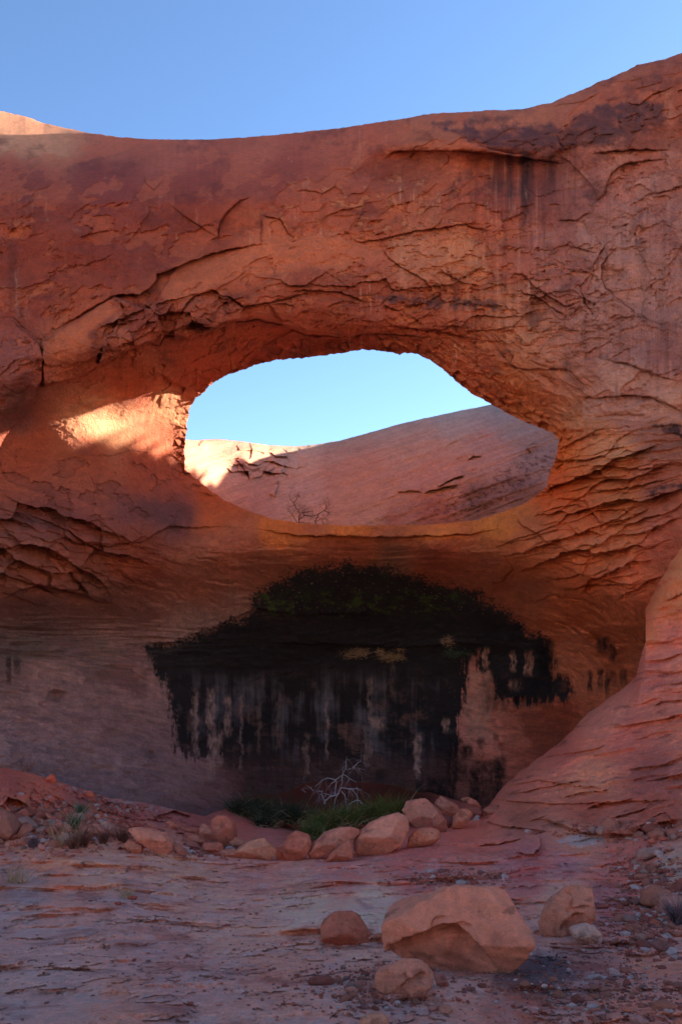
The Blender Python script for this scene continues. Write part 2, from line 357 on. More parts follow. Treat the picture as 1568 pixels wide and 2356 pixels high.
# ---- slabs peeled off the face
big = [
 # polyline, height, decay, proud side
 ([(590, 452), (557, 458), (535, 475), (515, 497), (503, 515), (500, 545), (470, 563)], 0.5, 60, (480, 470)),
 ([(690, 556), (600, 561), (560, 568), (530, 573), (490, 583), (450, 596), (425, 607), (395, 620), (362, 632), (360, 645), (345, 663), (322, 679), (300, 676), (270, 678), (215, 707), (165, 737), (130, 757), (95, 785)], 0.85, 130, (250, 560)),
 ([(1568, 366), (1500, 369), (1445, 373), (1418, 385), (1403, 400), (1392, 425), (1388, 447), (1372, 462), (1356, 458)], 0.45, 70, (1340, 380)),
 ([(1276, 509), (1322, 507), (1344, 495), (1358, 487)], 0.3, 40, (1300, 470)),
 ([(1568, 430), (1540, 437), (1512, 445), (1492, 445)], 0.25, 30, (1520, 420)),
 ([(1432, 560), (1405, 580), (1392, 592), (1384, 610), (1382, 640), (1390, 665), (1420, 690), (1460, 720), (1510, 745), (1568, 760)], 0.5, 80, (1340, 620)),
 ([(1395, 560), (1378, 580), (1370, 600), (1352, 625)], 0.35, 40, (1330, 590)),
 ([(1297, 565), (1320, 568), (1350, 575), (1378, 583)], 0.25, 40, (1330, 540)),
 ([(720, 612), (740, 622), (760, 634), (784, 648), (800, 660)], 0.45, 40, (745, 660)),
 ([(604, 497), (612, 500), (640, 502), (655, 520), (664, 540), (690, 552)], 0.28, 30, (640, 480)),
 ([(602, 500), (600, 530), (598, 575)], 0.25, 25, (560, 530)),
 ([(325, 447), (340, 445), (354, 437), (336, 420), (333, 400), (328, 385)], 0.25, 40, (380, 400)),
 ([(180, 548), (220, 535), (270, 525)], 0.25, 30, (200, 500)),
 ([(185, 515), (205, 520), (218, 528)], 0.2, 20, (200, 500)),
 ([(674, 443), (700, 438), (725, 440), (740, 445)], 0.25, 25, (700, 420)),
 # brow over the streaked wall at the right
 ([(870, 372), (905, 352), (960, 346), (1000, 350), (1050, 346), (1110, 352), (1160, 356), (1215, 366), (1270, 372), (1320, 378)], 0.75, 60, (1000, 320)),
 ([(1025, 297), (1060, 312), (1110, 338), (1160, 352), (1215, 358)], 0.5, 45, (1050, 345)),
 ([(1180, 240), (1260, 244), (1330, 236), (1400, 210)], 0.2, 25, (1280, 220)),
 ([(1276, 308), (1284, 325), (1300, 350)], 0.4, 40, (1240, 320)),
 ([(1360, 355), (1400, 348), (1460, 344), (1568, 344)], 0.4, 50, (1460, 310)),
 ([(1430, 235), (1470, 240), (1500, 215), (1568, 195)], 0.3, 40, (1480, 190)),
 # band at mid-height
 ([(784, 545), (830, 556), (870, 552), (930, 535), (1000, 526), (1070, 515), (1140, 518)], 0.4, 50, (900, 480)),
 ([(870, 560), (890, 590), (920, 612), (960, 635), (990, 660), (1000, 680)], 0.3, 60, (930, 570)),
 ([(1070, 516), (1080, 522), (1135, 530)], 0.25, 25, (1100, 505)),
 ([(1150, 625), (1200, 632), (1230, 660), (1300, 705), (1330, 700)], 0.35, 45, (1250, 600)),
 ([(1170, 665), (1230, 680), (1260, 700), (1310, 735)], 0.4, 40, (1250, 660)),
 ([(1365, 625), (1330, 660), (1345, 700), (1370, 740)], 0.3, 50, (1320, 680)),
 # the lower brow, where the face turns under into the underside
 ([(100, 888), (160, 876), (240, 838), (300, 800), (345, 788), (368, 792), (380, 770), (430, 778), (475, 766), (520, 742), (560, 736), (600, 735), (650, 748), (700, 768), (780, 774), (830, 768), (890, 768), (960, 774), (1010, 790), (1060, 800)], 0.9, 110, (500, 680)),
 ([(95, 785), (180, 735), (262, 680), (300, 700), (350, 712), (358, 698), (368, 740), (385, 770)], 0.5, 60, (250, 780)),
 ([(395, 780), (405, 740), (430, 700), (450, 680), (490, 668), (540, 690), (560, 705), (620, 695), (700, 676), (760, 676)], 0.55, 60, (500, 640)),
 ([(640, 672), (700, 668), (784, 672), (830, 690), (850, 700)], 0.35, 40, (740, 640)),
 ([(850, 760), (900, 748), (960, 758), (1010, 760), (1080, 778), (1150, 790)], 0.35, 40, (980, 730)),
 # left buttress against the recess
 ([(18, 725), (40, 752), (62, 768), (92, 795), (98, 830), (95, 875), (70, 930), (35, 980), (0, 1006), (-60, 1040)], 1.5, 90, (30, 880)),
 ([(0, 735), (30, 730), (48, 752), (80, 768)], 0.4, 40, (30, 800)),
 ([(0, 880), (40, 905), (75, 880)], 0.2, 50, (30, 850)),
 # inner left wall
 ([(120, 1070), (160, 1055), (210, 1045), (250, 1050), (300, 1035), (340, 1042), (362, 1050)], 0.3, 40, (240, 1000)),
 ([(205, 1075), (212, 1110), (235, 1135), (290, 1140), (360, 1150), (420, 1160), (440, 1180)], 0.5, 50, (330, 1180)),
 ([(330, 1010), (345, 1045), (370, 1052), (400, 1060)], 0.4, 40, (300, 1030)),
 ([(405, 940), (400, 965), (425, 985), (430, 1000)], 0.4, 25, (380, 980)),
 ([(0, 1190), (60, 1180), (110, 1200), (150, 1215), (200, 1250), (250, 1255), (330, 1245), (390, 1210), (450, 1215), (520, 1210), (600, 1220)], 0.5, 60, (250, 1170)),
 ([(0, 1390), (30, 1365), (90, 1345), (120, 1362), (180, 1355), (190, 1335), (230, 1310)], 0.9, 60, (80, 1300)),
 ([(560, 1209), (650, 1227), (700, 1233), (760, 1233), (860, 1236), (960, 1234), (1080, 1230), (1170, 1212)], 0.9, 22, (860, 1220)),
 # right side: layered ledges
 ([(1304, 914), (1384, 914), (1450, 908), (1500, 916), (1540, 932), (1568, 950)], 0.5, 50, (1420, 880)),
 ([(1364, 982), (1420, 980), (1480, 992), (1568, 985)], 0.4, 40, (1450, 1010)),
 ([(1368, 825), (1440, 835), (1500, 860), (1568, 880)], 0.35, 45, (1450, 800)),
 ([(1330, 1060), (1360, 1072), (1400, 1070), (1450, 1080), (1500, 1075), (1568, 1078)], 0.6, 45, (1420, 1040)),
 ([(1280, 1190), (1330, 1230), (1345, 1220), (1380, 1230), (1400, 1225)], 0.6, 45, (1340, 1190)),
 ([(1180, 1180), (1200, 1210), (1240, 1230), (1260, 1250), (1300, 1255)], 0.6, 40, (1220, 1180)),
 ([(1230, 1285), (1290, 1300), (1340, 1325), (1400, 1335), (1440, 1350), (1475, 1358)], 0.8, 50, (1350, 1290)),
 ([(1260, 1250), (1300, 1262), (1345, 1280), (1380, 1270), (1420, 1280)], 0.5, 35, (1330, 1240)),
 ([(1155, 1275), (1180, 1310), (1150, 1340), (1100, 1340)], 0.3, 50, (1120, 1300)),
 ([(1205, 1285), (1280, 1290), (1340, 1300)], 0.35, 30, (1270, 1270)),
 ([(1268, 1150), (1300, 1146), (1345, 1152), (1372, 1190), (1392, 1226)], 0.7, 40, (1400, 1150)),
 ([(1330, 1075), (1345, 1100), (1400, 1098), (1455, 1092)], 0.7, 30, (1400, 1060)),
 ([(1345, 1135), (1400, 1128), (1470, 1118)], 0.6, 26, (1410, 1105)), ([(1365, 1165), (1410, 1160), (1480, 1140)], 0.6, 26, (1420, 1135)), ([(1385, 1205), (1440, 1195), (1500, 1165)], 0.6, 28, (1440, 1170)),
 ([(1282, 1010), (1296, 1050), (1300, 1100), (1290, 1150)], 0.6, 24, (1330, 1080)), ([(1320, 1040), (1318, 1090), (1296, 1150)], 0.45, 20, (1340, 1090)),
 # arcs in the ceiling at the right
 ([(1200, 1400), (1270, 1370), (1340, 1380), (1400, 1410), (1440, 1460)], 0.35, 50, (1330, 1350)),
 ([(1180, 1450), (1260, 1430), (1330, 1440), (1390, 1480), (1410, 1530)], 0.3, 50, (1300, 1400)),
 # cracks crossing the far face of the ledge
 ([(1150, 785), (1180, 820), (1172, 840), (1200, 850), (1285, 850), (1340, 860)], 0.3, 30, (1220, 820)),
 ([(1130, 790), (1180, 845), (1260, 870), (1290, 905)], 0.25, 30, (1160, 870)),
]
for (pts, h, L, pr) in big:
    S.ledge(pts, h*0.62, L*1.25, pr, rec=0.0, taper=0.3)
    (S.crack(pts, 0.04+0.05*h, 2.0) if h < 1.2 else None)
S.ledge([(225, 1530), (300, 1540), (360, 1580)], 0.12, 60, (300, 1500))

def block(P, h, ax, soft=4, rag=3):
    m = S.poly(P, soft, rag, 14, 61)
    P_ = np.array(P); c = P_.mean(0); L = np.ptp(P_, 0).max()
    t = ((U-c[0])*ax[0] + (V-c[1])*ax[1])/L
    S.D[...] -= (m*h*np.clip(0.55 + 1.1*t, 0.05, 2)).astype(F32)
block([(95, 786), (180, 735), (262, 683), (290, 712), (262, 752), (240, 800), (215, 845), (160, 876), (100, 888)], 1.1, (0.2, 0.9))
block([(262, 683), (345, 712), (358, 700), (372, 760), (345, 790), (300, 800), (225, 838), (240, 800), (262, 752), (290, 712)], 1.3, (-0.3, 0.8))
block([(395, 780), (405, 740), (450, 682), (520, 676), (556, 708), (556, 734), (475, 764), (430, 778)], 0.8, (0.1, 0.9))
block([(620, 700), (700, 680), (790, 690), (840, 720), (810, 772), (700, 764), (650, 746)], 0.4, (0.0, 0.9))
# ---- fields of broken rock
def add_facets(mask, cu, cv, ang, amp, seed, common=(0.0, -0.7), rnd=0.45, off=0.3):
    c, s = math.cos(R(ang)), math.sin(R(ang))
    wu = U + 0.09*cu*fbm(U/45, V/45, seed+1, 4, 0.6); wv_ = V + 0.25*cv*fbm(U/45, V/45, seed+2, 4, 0.6)
    x = (wu*c + wv_*s)/cu; y = (-wu*s + wv_*c)/cv
    f, e = facets(x, y, seed, common, rnd, off)
    S.D += (amp*mask*f).astype(F32)
    return e
# blades at the right of the opening
mR = np.clip(ell(U, V, 1395, 1140, 150, 130, 0, 0.3) + ell(U, V, 1330, 1290, 160, 60, 15, 0.4), 0, 1)
add_facets(mR, 135, 38, -20, 0.8, 11, (0.25, -0.95), 0.35, 0.3)
add_facets(mR, 50, 17, -14, 0.2, 12, (0.1, -0.9), 0.5, 0.3)
# flakes low on the left
mL = np.clip(ell(U, V, 110, 1270, 210, 105, 8, 0.3), 0, 1)
add_facets(mL, 92, 44, 16, 0.85, 17, (0.0, -0.95), 0.45, 0.3)
add_facets(mL, 40, 20, 14, 0.16, 18, (0.0, -0.9), 0.5, 0.3)
# blocks under the brow at the left
mB = np.clip(ell(U, V, 330, 745, 85, 45, -20, 0.4) + ell(U, V, 470, 730, 90, 45, -10, 0.4) + 0.8*ell(U, V, 390, 880, 70, 50, 0, 0.4) , 0, 1)
add_facets(mB, 62, 48, -35, 0.8, 23, (0.2, -0.5), 0.6, 0.3)
add_facets(mB, 24, 20, -25, 0.2, 24, (0.2, -0.5), 0.6, 0.3)
# crumbly rim
hs = -hole_in
mRim = np.exp(-np.clip(hs, 0, None)/(14.0+16*sst(500, 640, U)))*(V < 1140)
add_facets(mRim, 20, 14, 20, 0.5, 29, (0.0, -0.4), 0.7, 0.4)
# spalled middle of the face
mF = np.clip(0.5 + 1.3*fbm(U/150, V/110, 35, 2), 0, 1)*sst(330, 400, sd_sky + 300)*sst(1010, 880, V)
add_facets(mF*0.9, 190, 80, -20, 0.10, 37, (0.0, -0.5), 0.5, 0.3)
add_facets(mF*sst(-0.1, 0.35, fbm(U/170, V/120, 36, 2)), 42, 22, -25, 0.05, 38, (0.0, -0.8), 0.4, 0.25)
S.D += (0.13*mF*fbm((U+0.4*V)/60, (V-0.3*U)/26, 40, 5, 0.55)).astype(F32)
mQ = ell(U, V, 880, 470, 200, 75, 0, 0.5)
add_facets(mQ, 44, 26, -20, 0.10, 39, (0.0, -0.7), 0.5, 0.5)
mQ2 = ell(U, V, 1000, 690, 380, 75, 5, 0.5)
add_facets(mQ2, 110, 44, -8, 0.24, 41, (0.0, -0.7), 0.5, 0.5)
add_facets(mQ2, 34, 22, -8, 0.06, 42, (0.0, -0.7), 0.5, 0.5)
# strata that follow the opening on the right
def strata(mask, coord, along, amp, per, seed):
    w1 = coord/per + 0.5*fbm(along/180, coord/60, seed, 3)
    n = fbm(w1, along/260, seed+3, 3, 0.65)
    n = n - 0.25*np.abs(np.mod(w1*1.3, 1)-0.5)
    S.D[...] += (amp*mask*n).astype(F32)
ang = np.arctan2(V-1010, (U-850)*0.55)*400
mS = np.clip(ell(U, V, 1180, 880, 230, 120, 28, 0.45) , 0, 1)*(hs > 0)
strata(mS*np.clip(0.55+1.2*fbm(U/70, V/50, 62, 3), 0, 1), hs + 0.12*U + 16*fbm(U/60, V/50, 60, 3), U, 0.45, 21, 61)
mS2 = np.clip(ell(U, V, 1480, 1020, 180, 75, 5, 0.5), 0, 1)
strata(mS2, V+0.1*U+10*fbm(U/60, V/40, 64, 3), U, 0.45, 24, 65)
# thin beds under the lip at left and along the alcove
mS3 = np.clip(ell(U, V, 370, 1320, 260, 80, 12, 0.5), 0, 1)
strata(mS3*np.clip(0.6+1.2*fbm(U/80, V/50, 70, 3), 0, 1), V-0.16*U+30*np.sin(U/120)+18*fbm(U/60, V/40, 69, 3), U, 0.38, 24, 71)
mS4 = np.clip(ell(U, V, 250, 1480, 330, 60, 4, 0.5), 0, 1)*0.6
strata(mS4, V-0.02*U, U, 0.5, 15, 73)
mS5 = np.clip(ell(U, V, 1330, 1480, 160, 130, 0, 0.4), 0, 1)
strata(mS5, np.hypot(U-1150, (V-1650)*1.1)+14*fbm(U/60, V/50, 74, 3), U, 0.4, 34, 75)
mS6 = np.clip(ell(U, V, 900, 1275, 420, 45, 0, 0.5), 0, 1)
strata(mS6*sst(1245, 1265, V), V, U, 0.2, 22, 77)
# alcove: pitted, softly bedded
mA = sst(1380, 1480, V)
S.D += (mA*0.22*fbm(U/60, V/22, 81, 4)).astype(F32)
for (a, b, r) in [(1192, 1615, 10), (1372, 1468, 13), (700, 1640, 0.1), (603, 1560, 0.1), (130, 1600, 16), (347, 1735, 9), (1155, 1715, 7), (1075, 1725, 12), (1120, 1745, 20), (990, 1835, 18), (880, 1780, 12)]:
    S.D += (0.5*np.exp(-(((U-a)/r)**2+((V-b)/(r*0.8))**2))).astype(F32)
# ledges on the inner wall where plants grow
S.ledge([(330, 1483), (400, 1478), (500, 1440), (590, 1400), (700, 1415), (800, 1410), (900, 1415)], 0.35, 40, (500, 1380))
S.ledge([(600, 1480), (770, 1482), (860, 1486), (940, 1490), (1060, 1478), (1150, 1490)], 0.35, 30, (860, 1460))

# plates that have spalled off, leaving crisp angular scars
SPL = []
def spall(mask, cu, cv, ang, seed, depth, c, k, thr=0.08):
    ca, sa = math.cos(R(ang)), math.sin(R(ang))
    x = (U*ca + V*sa)/cu; y = (-U*sa + V*ca)/cv
    n = fbm(x, y, seed, 5, 0.55) - 0.10*np.abs(np.mod(x*1.7+y, 1)-0.5)
    m = sst(thr, thr+0.035, n)*mask
    S.D[...] += (depth*m).astype(F32); SPL.append((m, c, k))
UP = sst(1000, 900, V)
spall(UP, 190, 90, -22, 181, 0.10, (206, 100, 68), 0.42)
spall(UP*sst(400, 480, V)*sst(-0.05, 0.3, fbm(U/200, V/150, 184, 2)), 60, 34, -28, 183, 0.07, (214, 116, 80), 0.45, 0.18)
spall(ell(U, V, 900, 480, 260, 100, 0, 0.5), 34, 26, 10, 185, 0.06, (220, 138, 100), 0.5, 0.18)
spall(ell(U, V, 1120, 680, 380, 160, 8, 0.5), 75, 28, -6, 187, 0.10, (218, 122, 80), 0.55, 0.10)
spall(ell(U, V, 1450, 600, 180, 260, 0, 0.4), 90, 140, 10, 189, 0.08, (212, 134, 108), 0.55, 0.06)
spall(sst(990, 1040, V)*sst(1240, 1180, V)*sst(460, 380, U), 80, 50, 20, 191, 0.12, (150, 82, 70), 0.45, 0.08)
calm = ell(U, V, 210, 985, 250, 70, -6, 0.3)[..., None][..., 0]
S.D = S.D + (BASE-S.D)*(0.75*calm)
# fine roughness everywhere
rgh = 0.35+0.65*sst(-0.2, 0.3, fbm(U/120, V/80, 84, 3))
S.D += (rgh*(0.05*fbm(U/16, V/10, 83, 4, 0.6) + 0.03*ridge(U/30, V/14, 87, 4))).astype(F32)

# ---- rock colour, with some sun and bounce glow painted in
RED = (172, 78, 58); ORG = (205, 112, 76); PNK = (190, 130, 112); DRK = (120, 58, 50)
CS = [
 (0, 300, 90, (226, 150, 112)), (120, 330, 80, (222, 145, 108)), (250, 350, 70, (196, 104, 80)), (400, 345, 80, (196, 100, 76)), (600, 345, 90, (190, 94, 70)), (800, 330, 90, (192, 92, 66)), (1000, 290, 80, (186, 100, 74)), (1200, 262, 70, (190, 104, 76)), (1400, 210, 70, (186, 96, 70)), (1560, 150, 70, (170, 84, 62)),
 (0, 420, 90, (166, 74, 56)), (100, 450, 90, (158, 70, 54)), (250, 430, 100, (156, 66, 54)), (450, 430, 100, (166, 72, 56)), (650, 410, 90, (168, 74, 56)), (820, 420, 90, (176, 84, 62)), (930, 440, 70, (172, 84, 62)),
 (100, 580, 100, (164, 74, 54)), (250, 580, 100, (158, 68, 50)), (400, 540, 90, (160, 70, 50)), (480, 520, 70, (168, 76, 54)), (560, 520, 60, (186, 88, 58)), (640, 530, 50, (188, 94, 66)),
 (784, 490, 80, (172, 82, 58)), (900, 500, 80, (178, 88, 62)), (600, 600, 80, (206, 110, 78)), (750, 575, 80, (206, 110, 80)), (450, 630, 70, (200, 102, 70)), (850, 590, 60, (190, 96, 72)), (950, 590, 60, (208, 122, 92)), (1060, 590, 60, (214, 128, 90)), (1050, 480, 60, (176, 88, 66)),
 (1150, 450, 80, (164, 80, 68)), (1250, 450, 80, (152, 72, 62)), (1250, 570, 80, (182, 90, 70)), (1350, 450, 50, (178, 90, 74)), (1450, 430, 70, (192, 106, 84)), (1550, 420, 70, (188, 102, 80)), (1450, 560, 70, (198, 116, 90)), (1550, 560, 70, (178, 92, 74)), (1420, 640, 60, (206, 122, 90)), (1530, 680, 70, (196, 112, 84)),
 (1300, 640, 70, (178, 88, 64)), (1200, 620, 60, (180, 90, 66)), (700, 640, 60, (176, 84, 60)), (600, 690, 70, (182, 88, 60)), (800, 700, 80, (168, 78, 56)), (950, 720, 80, (166, 80, 58)), (1060, 730, 60, (180, 96, 68)), (1180, 720, 60, (200, 116, 80)), (1220, 780, 60, (208, 126, 86)), (1120, 800, 60, (190, 100, 66)),
 (60, 700, 70, (164, 74, 56)), (180, 700, 70, (172, 80, 56)), (170, 790, 60, (204, 108, 74)), (250, 740, 60, (196, 100, 70)), (330, 740, 60, (160, 72, 54)), (450, 720, 60, (184, 90, 62)), (40, 830, 70, (160, 86, 76)), (40, 950, 60, (150, 92, 82)), (200, 840, 60, (176, 84, 58)),
 (300, 880, 80, (190, 92, 60)), (450, 830, 70, (178, 80, 56)), (600, 790, 80, (170, 74, 54)), (780, 800, 60, (160, 70, 50)), (250, 970, 90, (220, 156, 118)), (380, 930, 50, (216, 146, 106)), (380, 1020, 50, (196, 100, 68)), (60, 1040, 80, (186, 92, 64)), (200, 1060, 80, (190, 94, 64)), (330, 1090, 70, (186, 90, 62)),  # pale samples paint in the sunlit strip left of the opening
 (1060, 860, 60, (196, 100, 60)), (1180, 900, 70, (206, 114, 68)), (1280, 860, 60, (210, 122, 82)), (1380, 800, 70, (196, 112, 82)), (1500, 800, 70, (176, 90, 70)), (1420, 870, 50, (226, 150, 112)), (1520, 930, 50, (224, 152, 116)), (1330, 960, 50, (222, 140, 92)), (1450, 950, 60, (200, 128, 108)),
 (1400, 1020, 60, (220, 138, 90)), (1530, 1010, 60, (176, 104, 82)), (1300, 1030, 50, (226, 116, 52)), (1290, 1130, 60, (216, 100, 44)), (1340, 1190, 60, (214, 104, 56)), (1420, 1150, 70, (212, 118, 72)), (1400, 1250, 70, (206, 116, 76)), (1530, 1130, 70, (190, 104, 80)), (1540, 1250, 70, (196, 106, 84)), (1450, 1330, 60, (206, 112, 78)),  # orange jamb samples hold painted bounce glow from behind the arch
 (150, 1180, 90, (168, 86, 70)), (300, 1180, 60, (150, 84, 76)), (400, 1190, 60, (138, 80, 74)), (100, 1300, 90, (180, 100, 78)), (300, 1280, 90, (164, 84, 62)), (500, 1180, 60, (204, 104, 60)), (640, 1222, 60, (220, 118, 62)), (800, 1222, 50, (232, 130, 68)), (1000, 1218, 50, (232, 132, 68)), (1150, 1200, 60, (220, 130, 66)),  # orange lip samples have warm bounced light put into the colour
 (550, 1260, 80, (192, 106, 78)), (800, 1265, 80, (186, 98, 70)), (1000, 1275, 80, (180, 92, 66)), (1200, 1260, 70, (190, 104, 66)), (450, 1340, 90, (170, 100, 78)), (600, 1310, 70, (168, 98, 76)), (900, 1300, 70, (150, 92, 70)), (1100, 1330, 60, (172, 92, 66)), (1200, 1370, 70, (178, 98, 68)), (1330, 1400, 80, (194, 98, 58)), (1280, 1460, 60, (198, 106, 68)),
 (1400, 1490, 60, (192, 98, 62)), (1440, 1430, 50, (200, 106, 68)), (250, 1380, 100, (148, 90, 74)), (80, 1420, 100, (128, 82, 72)), (450, 1430, 70, (176, 124, 108)), (540, 1390, 50, (178, 120, 100)),
 (250, 1490, 70, (158, 106, 90)), (60, 1490, 80, (124, 96, 86)), (100, 1560, 90, (168, 108, 94)), (300, 1560, 80, (180, 108, 90)), (370, 1590, 60, (206, 132, 118)), (100, 1660, 100, (172, 108, 98)), (280, 1660, 100, (170, 108, 98)), (100, 1740, 90, (160, 112, 114)), (300, 1760, 100, (160, 108, 110)), (420, 1770, 70, (178, 118, 116)), (480, 1830, 70, (170, 96, 84)),
 (700, 1700, 200, (120, 66, 52)), (900, 1850, 100, (122, 60, 46)), (600, 1850, 100, (120, 58, 46)), (1090, 1600, 60, (210, 128, 108)), (1120, 1690, 60, (214, 130, 112)), (1200, 1690, 60, (196, 112, 92)), (1290, 1640, 60, (190, 96, 70)), (1240, 1740, 60, (190, 100, 80)), (1330, 1560, 60, (204, 116, 84)), (1300, 1500, 60, (206, 122, 90)),
 (-400, 800, 300, (170, 84, 64)), (2200, 800, 400, (186, 100, 76)), (4500, 800, 900, (196, 110, 82)),
]
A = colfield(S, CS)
A = A*(1+0.22*sst(1150, 1450, V))[..., None]  # lower wall and alcove brightened in colour to make up for weak light
# mottling: paler scabs and darker varnish
t1 = fbm(U/60, V/38, 101, 5, 0.6); t2 = fbm(U/22, V/13, 103, 4, 0.6); t3 = fbm(U/150, V/90, 105, 4, 0.55)
A = A*(1 + 0.22*t1 + 0.16*t2 + 0.12*t3)[..., None]
face = sst(1020, 900, V)
A = mix(A, lin(226, 152, 118), sst(0.28, 0.62, fbm(U/38, V/26, 107, 5, 0.65))*face, 0.55)
A = mix(A, lin(104, 44, 40), sst(0.05, 0.4, fbm(U/90, V/60, 109, 5, 0.6))*face, 0.55)
A = mix(A, lin(132, 54, 42), ell(U, V, 230, 500, 330, 150, -8, 0.5)*np.clip(0.7+fbm(U/120, V/80, 108, 4), 0, 1), 0.6)
A = mix(A, lin(96, 62, 62), sst(0.1, 0.4, fbm(U/60, V/90, 106, 5, 0.6))*ell(U, V, 1250, 500, 260, 170, 0, 0.5), 0.45)
for (m, c, k) in SPL: A = mix(A, lin(*c), m, k)
# vertical wash marks on the face
stk = fbm(U/9, V/240, 111, 4, 0.6)
A = A*(1 + 0.16*stk*sst(-0.1, 0.3, fbm(U/120, V/160, 113, 2))*sst(1850, 1700, V))[..., None]
pale = sst(0.1, 0.5, fbm(U/13, V/130, 115, 4, 0.7))*sst(0.0, 0.35, fbm(U/110, V/90, 117, 3))*face
A = mix(A, lin(232, 168, 140), pale*np.clip(ell(U, V, 1050, 640, 420, 260, 0, 0.5)+0.2, 0, 1), 0.55)
dark_streak = [(1140, 360, 500, 22, .55), (1172, 355, 520, 10, .6), (1208, 350, 535, 13, .85), (1222, 360, 470, 8, .5), (1265, 350, 480, 18, .55), (1300, 350, 430, 12, .35), (1090, 340, 440, 20, .3), (1240, 350, 420, 60, .3),
               (1325, 920, 980, 8, .4), (1350, 920, 975, 9, .35), (1305, 830, 900, 10, .5), (1480, 560, 760, 14, .4), (1520, 600, 800, 9, .3), (1440, 520, 700, 9, .25), (1000, 610, 700, 5, .3), (30, 560, 740, 14, .3)]
for (a, v0, v1, wd, k) in dark_streak:
    m = np.exp(-((S.wu-a)/wd)**2)*sst(v0-14, v0+8, V)*sst(v1+20, v1-90, V)
    A = mix(A, lin(66, 40, 46), np.clip(m*(1+0.5*stk), 0, 1), min(1, k*1.25))
light_streak = [(925, 540, 640, 3.5, .8), (922, 600, 680, 4, .5), (934, 540, 700, 5, .3), (1032, 555, 620, 3, .6), (1095, 560, 640, 8, .6), (1110, 570, 660, 5, .6), (1008, 440, 500, 6, .5), (996, 450, 520, 9, .35), (1115, 620, 700, 4, .5),
                (40, 620, 740, 4, .6), (62, 700, 760, 6, .4), (1210, 430, 465, 3, .7), (452, 480, 520, 4, .4), (408, 535, 570, 4, .5), (1536, 210, 360, 9, .45), (1425, 350, 400, 10, .5), (1540, 345, 380, 12, .5), (1332, 740, 830, 4, .5), (1310, 840, 900, 4, .4), (1170, 690, 800, 5, .5), (1365, 920, 975, 10, .5)]
for (a, v0, v1, wd, k) in light_streak:
    m = np.exp(-((S.wu-a)/wd)**2)*sst(v0-10, v0+10, V)*sst(v1+16, v1-40, V)
    A = mix(A, lin(226, 158, 126), m*np.clip(0.5+1.3*fbm(U/6, V/18, int(a), 3), 0, 1), k*0.75)
bw = fbm(U/16, V/320, 118, 4, 0.6)*np.clip(ell(U, V, 1130, 650, 170, 170, 0, 0.5)+ell(U, V, 1490, 700, 150, 260, 0, 0.4)+ell(U, V, 1200, 430, 160, 110, 0, 0.5), 0, 1)
A = mix(A, lin(226, 152, 124), sst(0.05, 0.45, bw), 0.3); A = mix(A, lin(92, 50, 50), sst(0.05, 0.4, -bw), 0.4)
# varnish plates and other darker patches
VP = [([(1025, 297), (1080, 291), (1120, 296), (1170, 290), (1250, 283), (1300, 296), (1330, 262), (1370, 245), (1430, 236), (1500, 232), (1530, 250), (1520, 290), (1440, 318), (1400, 334), (1330, 338), (1290, 345), (1230, 357), (1180, 354), (1130, 346), (1085, 326)], (82, 50, 58), .85),
      ([(995, 283), (1060, 274), (1120, 272), (1170, 268), (1180, 274), (1120, 280), (1050, 286), (1000, 290)], (76, 48, 56), .7),
      ([(1410, 240), (1450, 185), (1500, 168), (1540, 182), (1530, 205), (1480, 210)], (120, 60, 52), .7),
      ([(1440, 300), (1568, 270), (1568, 345), (1450, 345), (1400, 345)], (120, 56, 46), .6),
      ([(850, 681), (940, 682), (1040, 689), (1150, 701), (1152, 709), (1040, 708), (940, 697), (880, 690)], (104, 66, 66), .9),
      ([(800, 400), (870, 350), (960, 350), (990, 372), (940, 400), (880, 415)], (140, 60, 44), .6),  # darker patch in the recess under the brow
      ([(1490, 978), (1568, 975), (1568, 1010), (1530, 990)], (50, 36, 44), .95),
      ([(1490, 1130), (1530, 1112), (1568, 1112), (1568, 1122), (1530, 1120), (1500, 1140)], (56, 40, 46), .9),
      ([(330, 1150), (440, 1160), (448, 1200), (400, 1215), (340, 1200), (300, 1165)], (118, 70, 68), .7),
      ([(40, 1175), (110, 1190), (130, 1210), (90, 1215), (50, 1205)], (108, 74, 76), .5),
      ([(0, 900), (50, 900), (60, 940), (20, 985), (0, 990)], (128, 86, 82), .6)]
for (P, c, k) in VP:
    m = S.poly(P, 9, 12, 26, 121)*np.clip(0.95 + 0.8*fbm(U/40, V/16, 122, 4, 0.6) + 0.3*stk, 0, 1)
    A = mix(A, lin(*c)*(1+0.0*m.max()), m, k)
# fresh, paler scars
FP = [([(362, 650), (420, 612), (500, 582), (600, 563), (610, 500), (650, 505), (664, 545), (784, 550), (860, 558), (890, 596), (850, 600), (784, 602), (700, 618), (620, 632), (540, 640), (480, 662), (430, 690), (390, 700), (370, 680)], (214, 112, 76), .6),
      ([(95, 800), (180, 738), (262, 682), (245, 730), (180, 790), (110, 850), (98, 860)], (214, 112, 76), .7),
      ([(890, 556), (960, 545), (1060, 550), (1105, 565), (1110, 650), (1070, 660), (1000, 655), (940, 620), (905, 600)], (216, 128, 94), .45),
      ([(1390, 590), (1430, 562), (1500, 560), (1568, 600), (1568, 740), (1500, 740), (1420, 690), (1385, 650)], (208, 126, 98), .45),
      ([(1372, 825), (1440, 838), (1500, 862), (1568, 885), (1568, 930), (1520, 915), (1470, 895), (1380, 875)], (230, 156, 120), .6),
      ([(1335, 920), (1500, 920), (1568, 952), (1568, 975), (1420, 965), (1340, 960)], (226, 156, 128), .6),
      ([(1272, 1150), (1340, 1150), (1385, 1210), (1390, 1225), (1340, 1222), (1280, 1230)], (220, 108, 62), .7)]
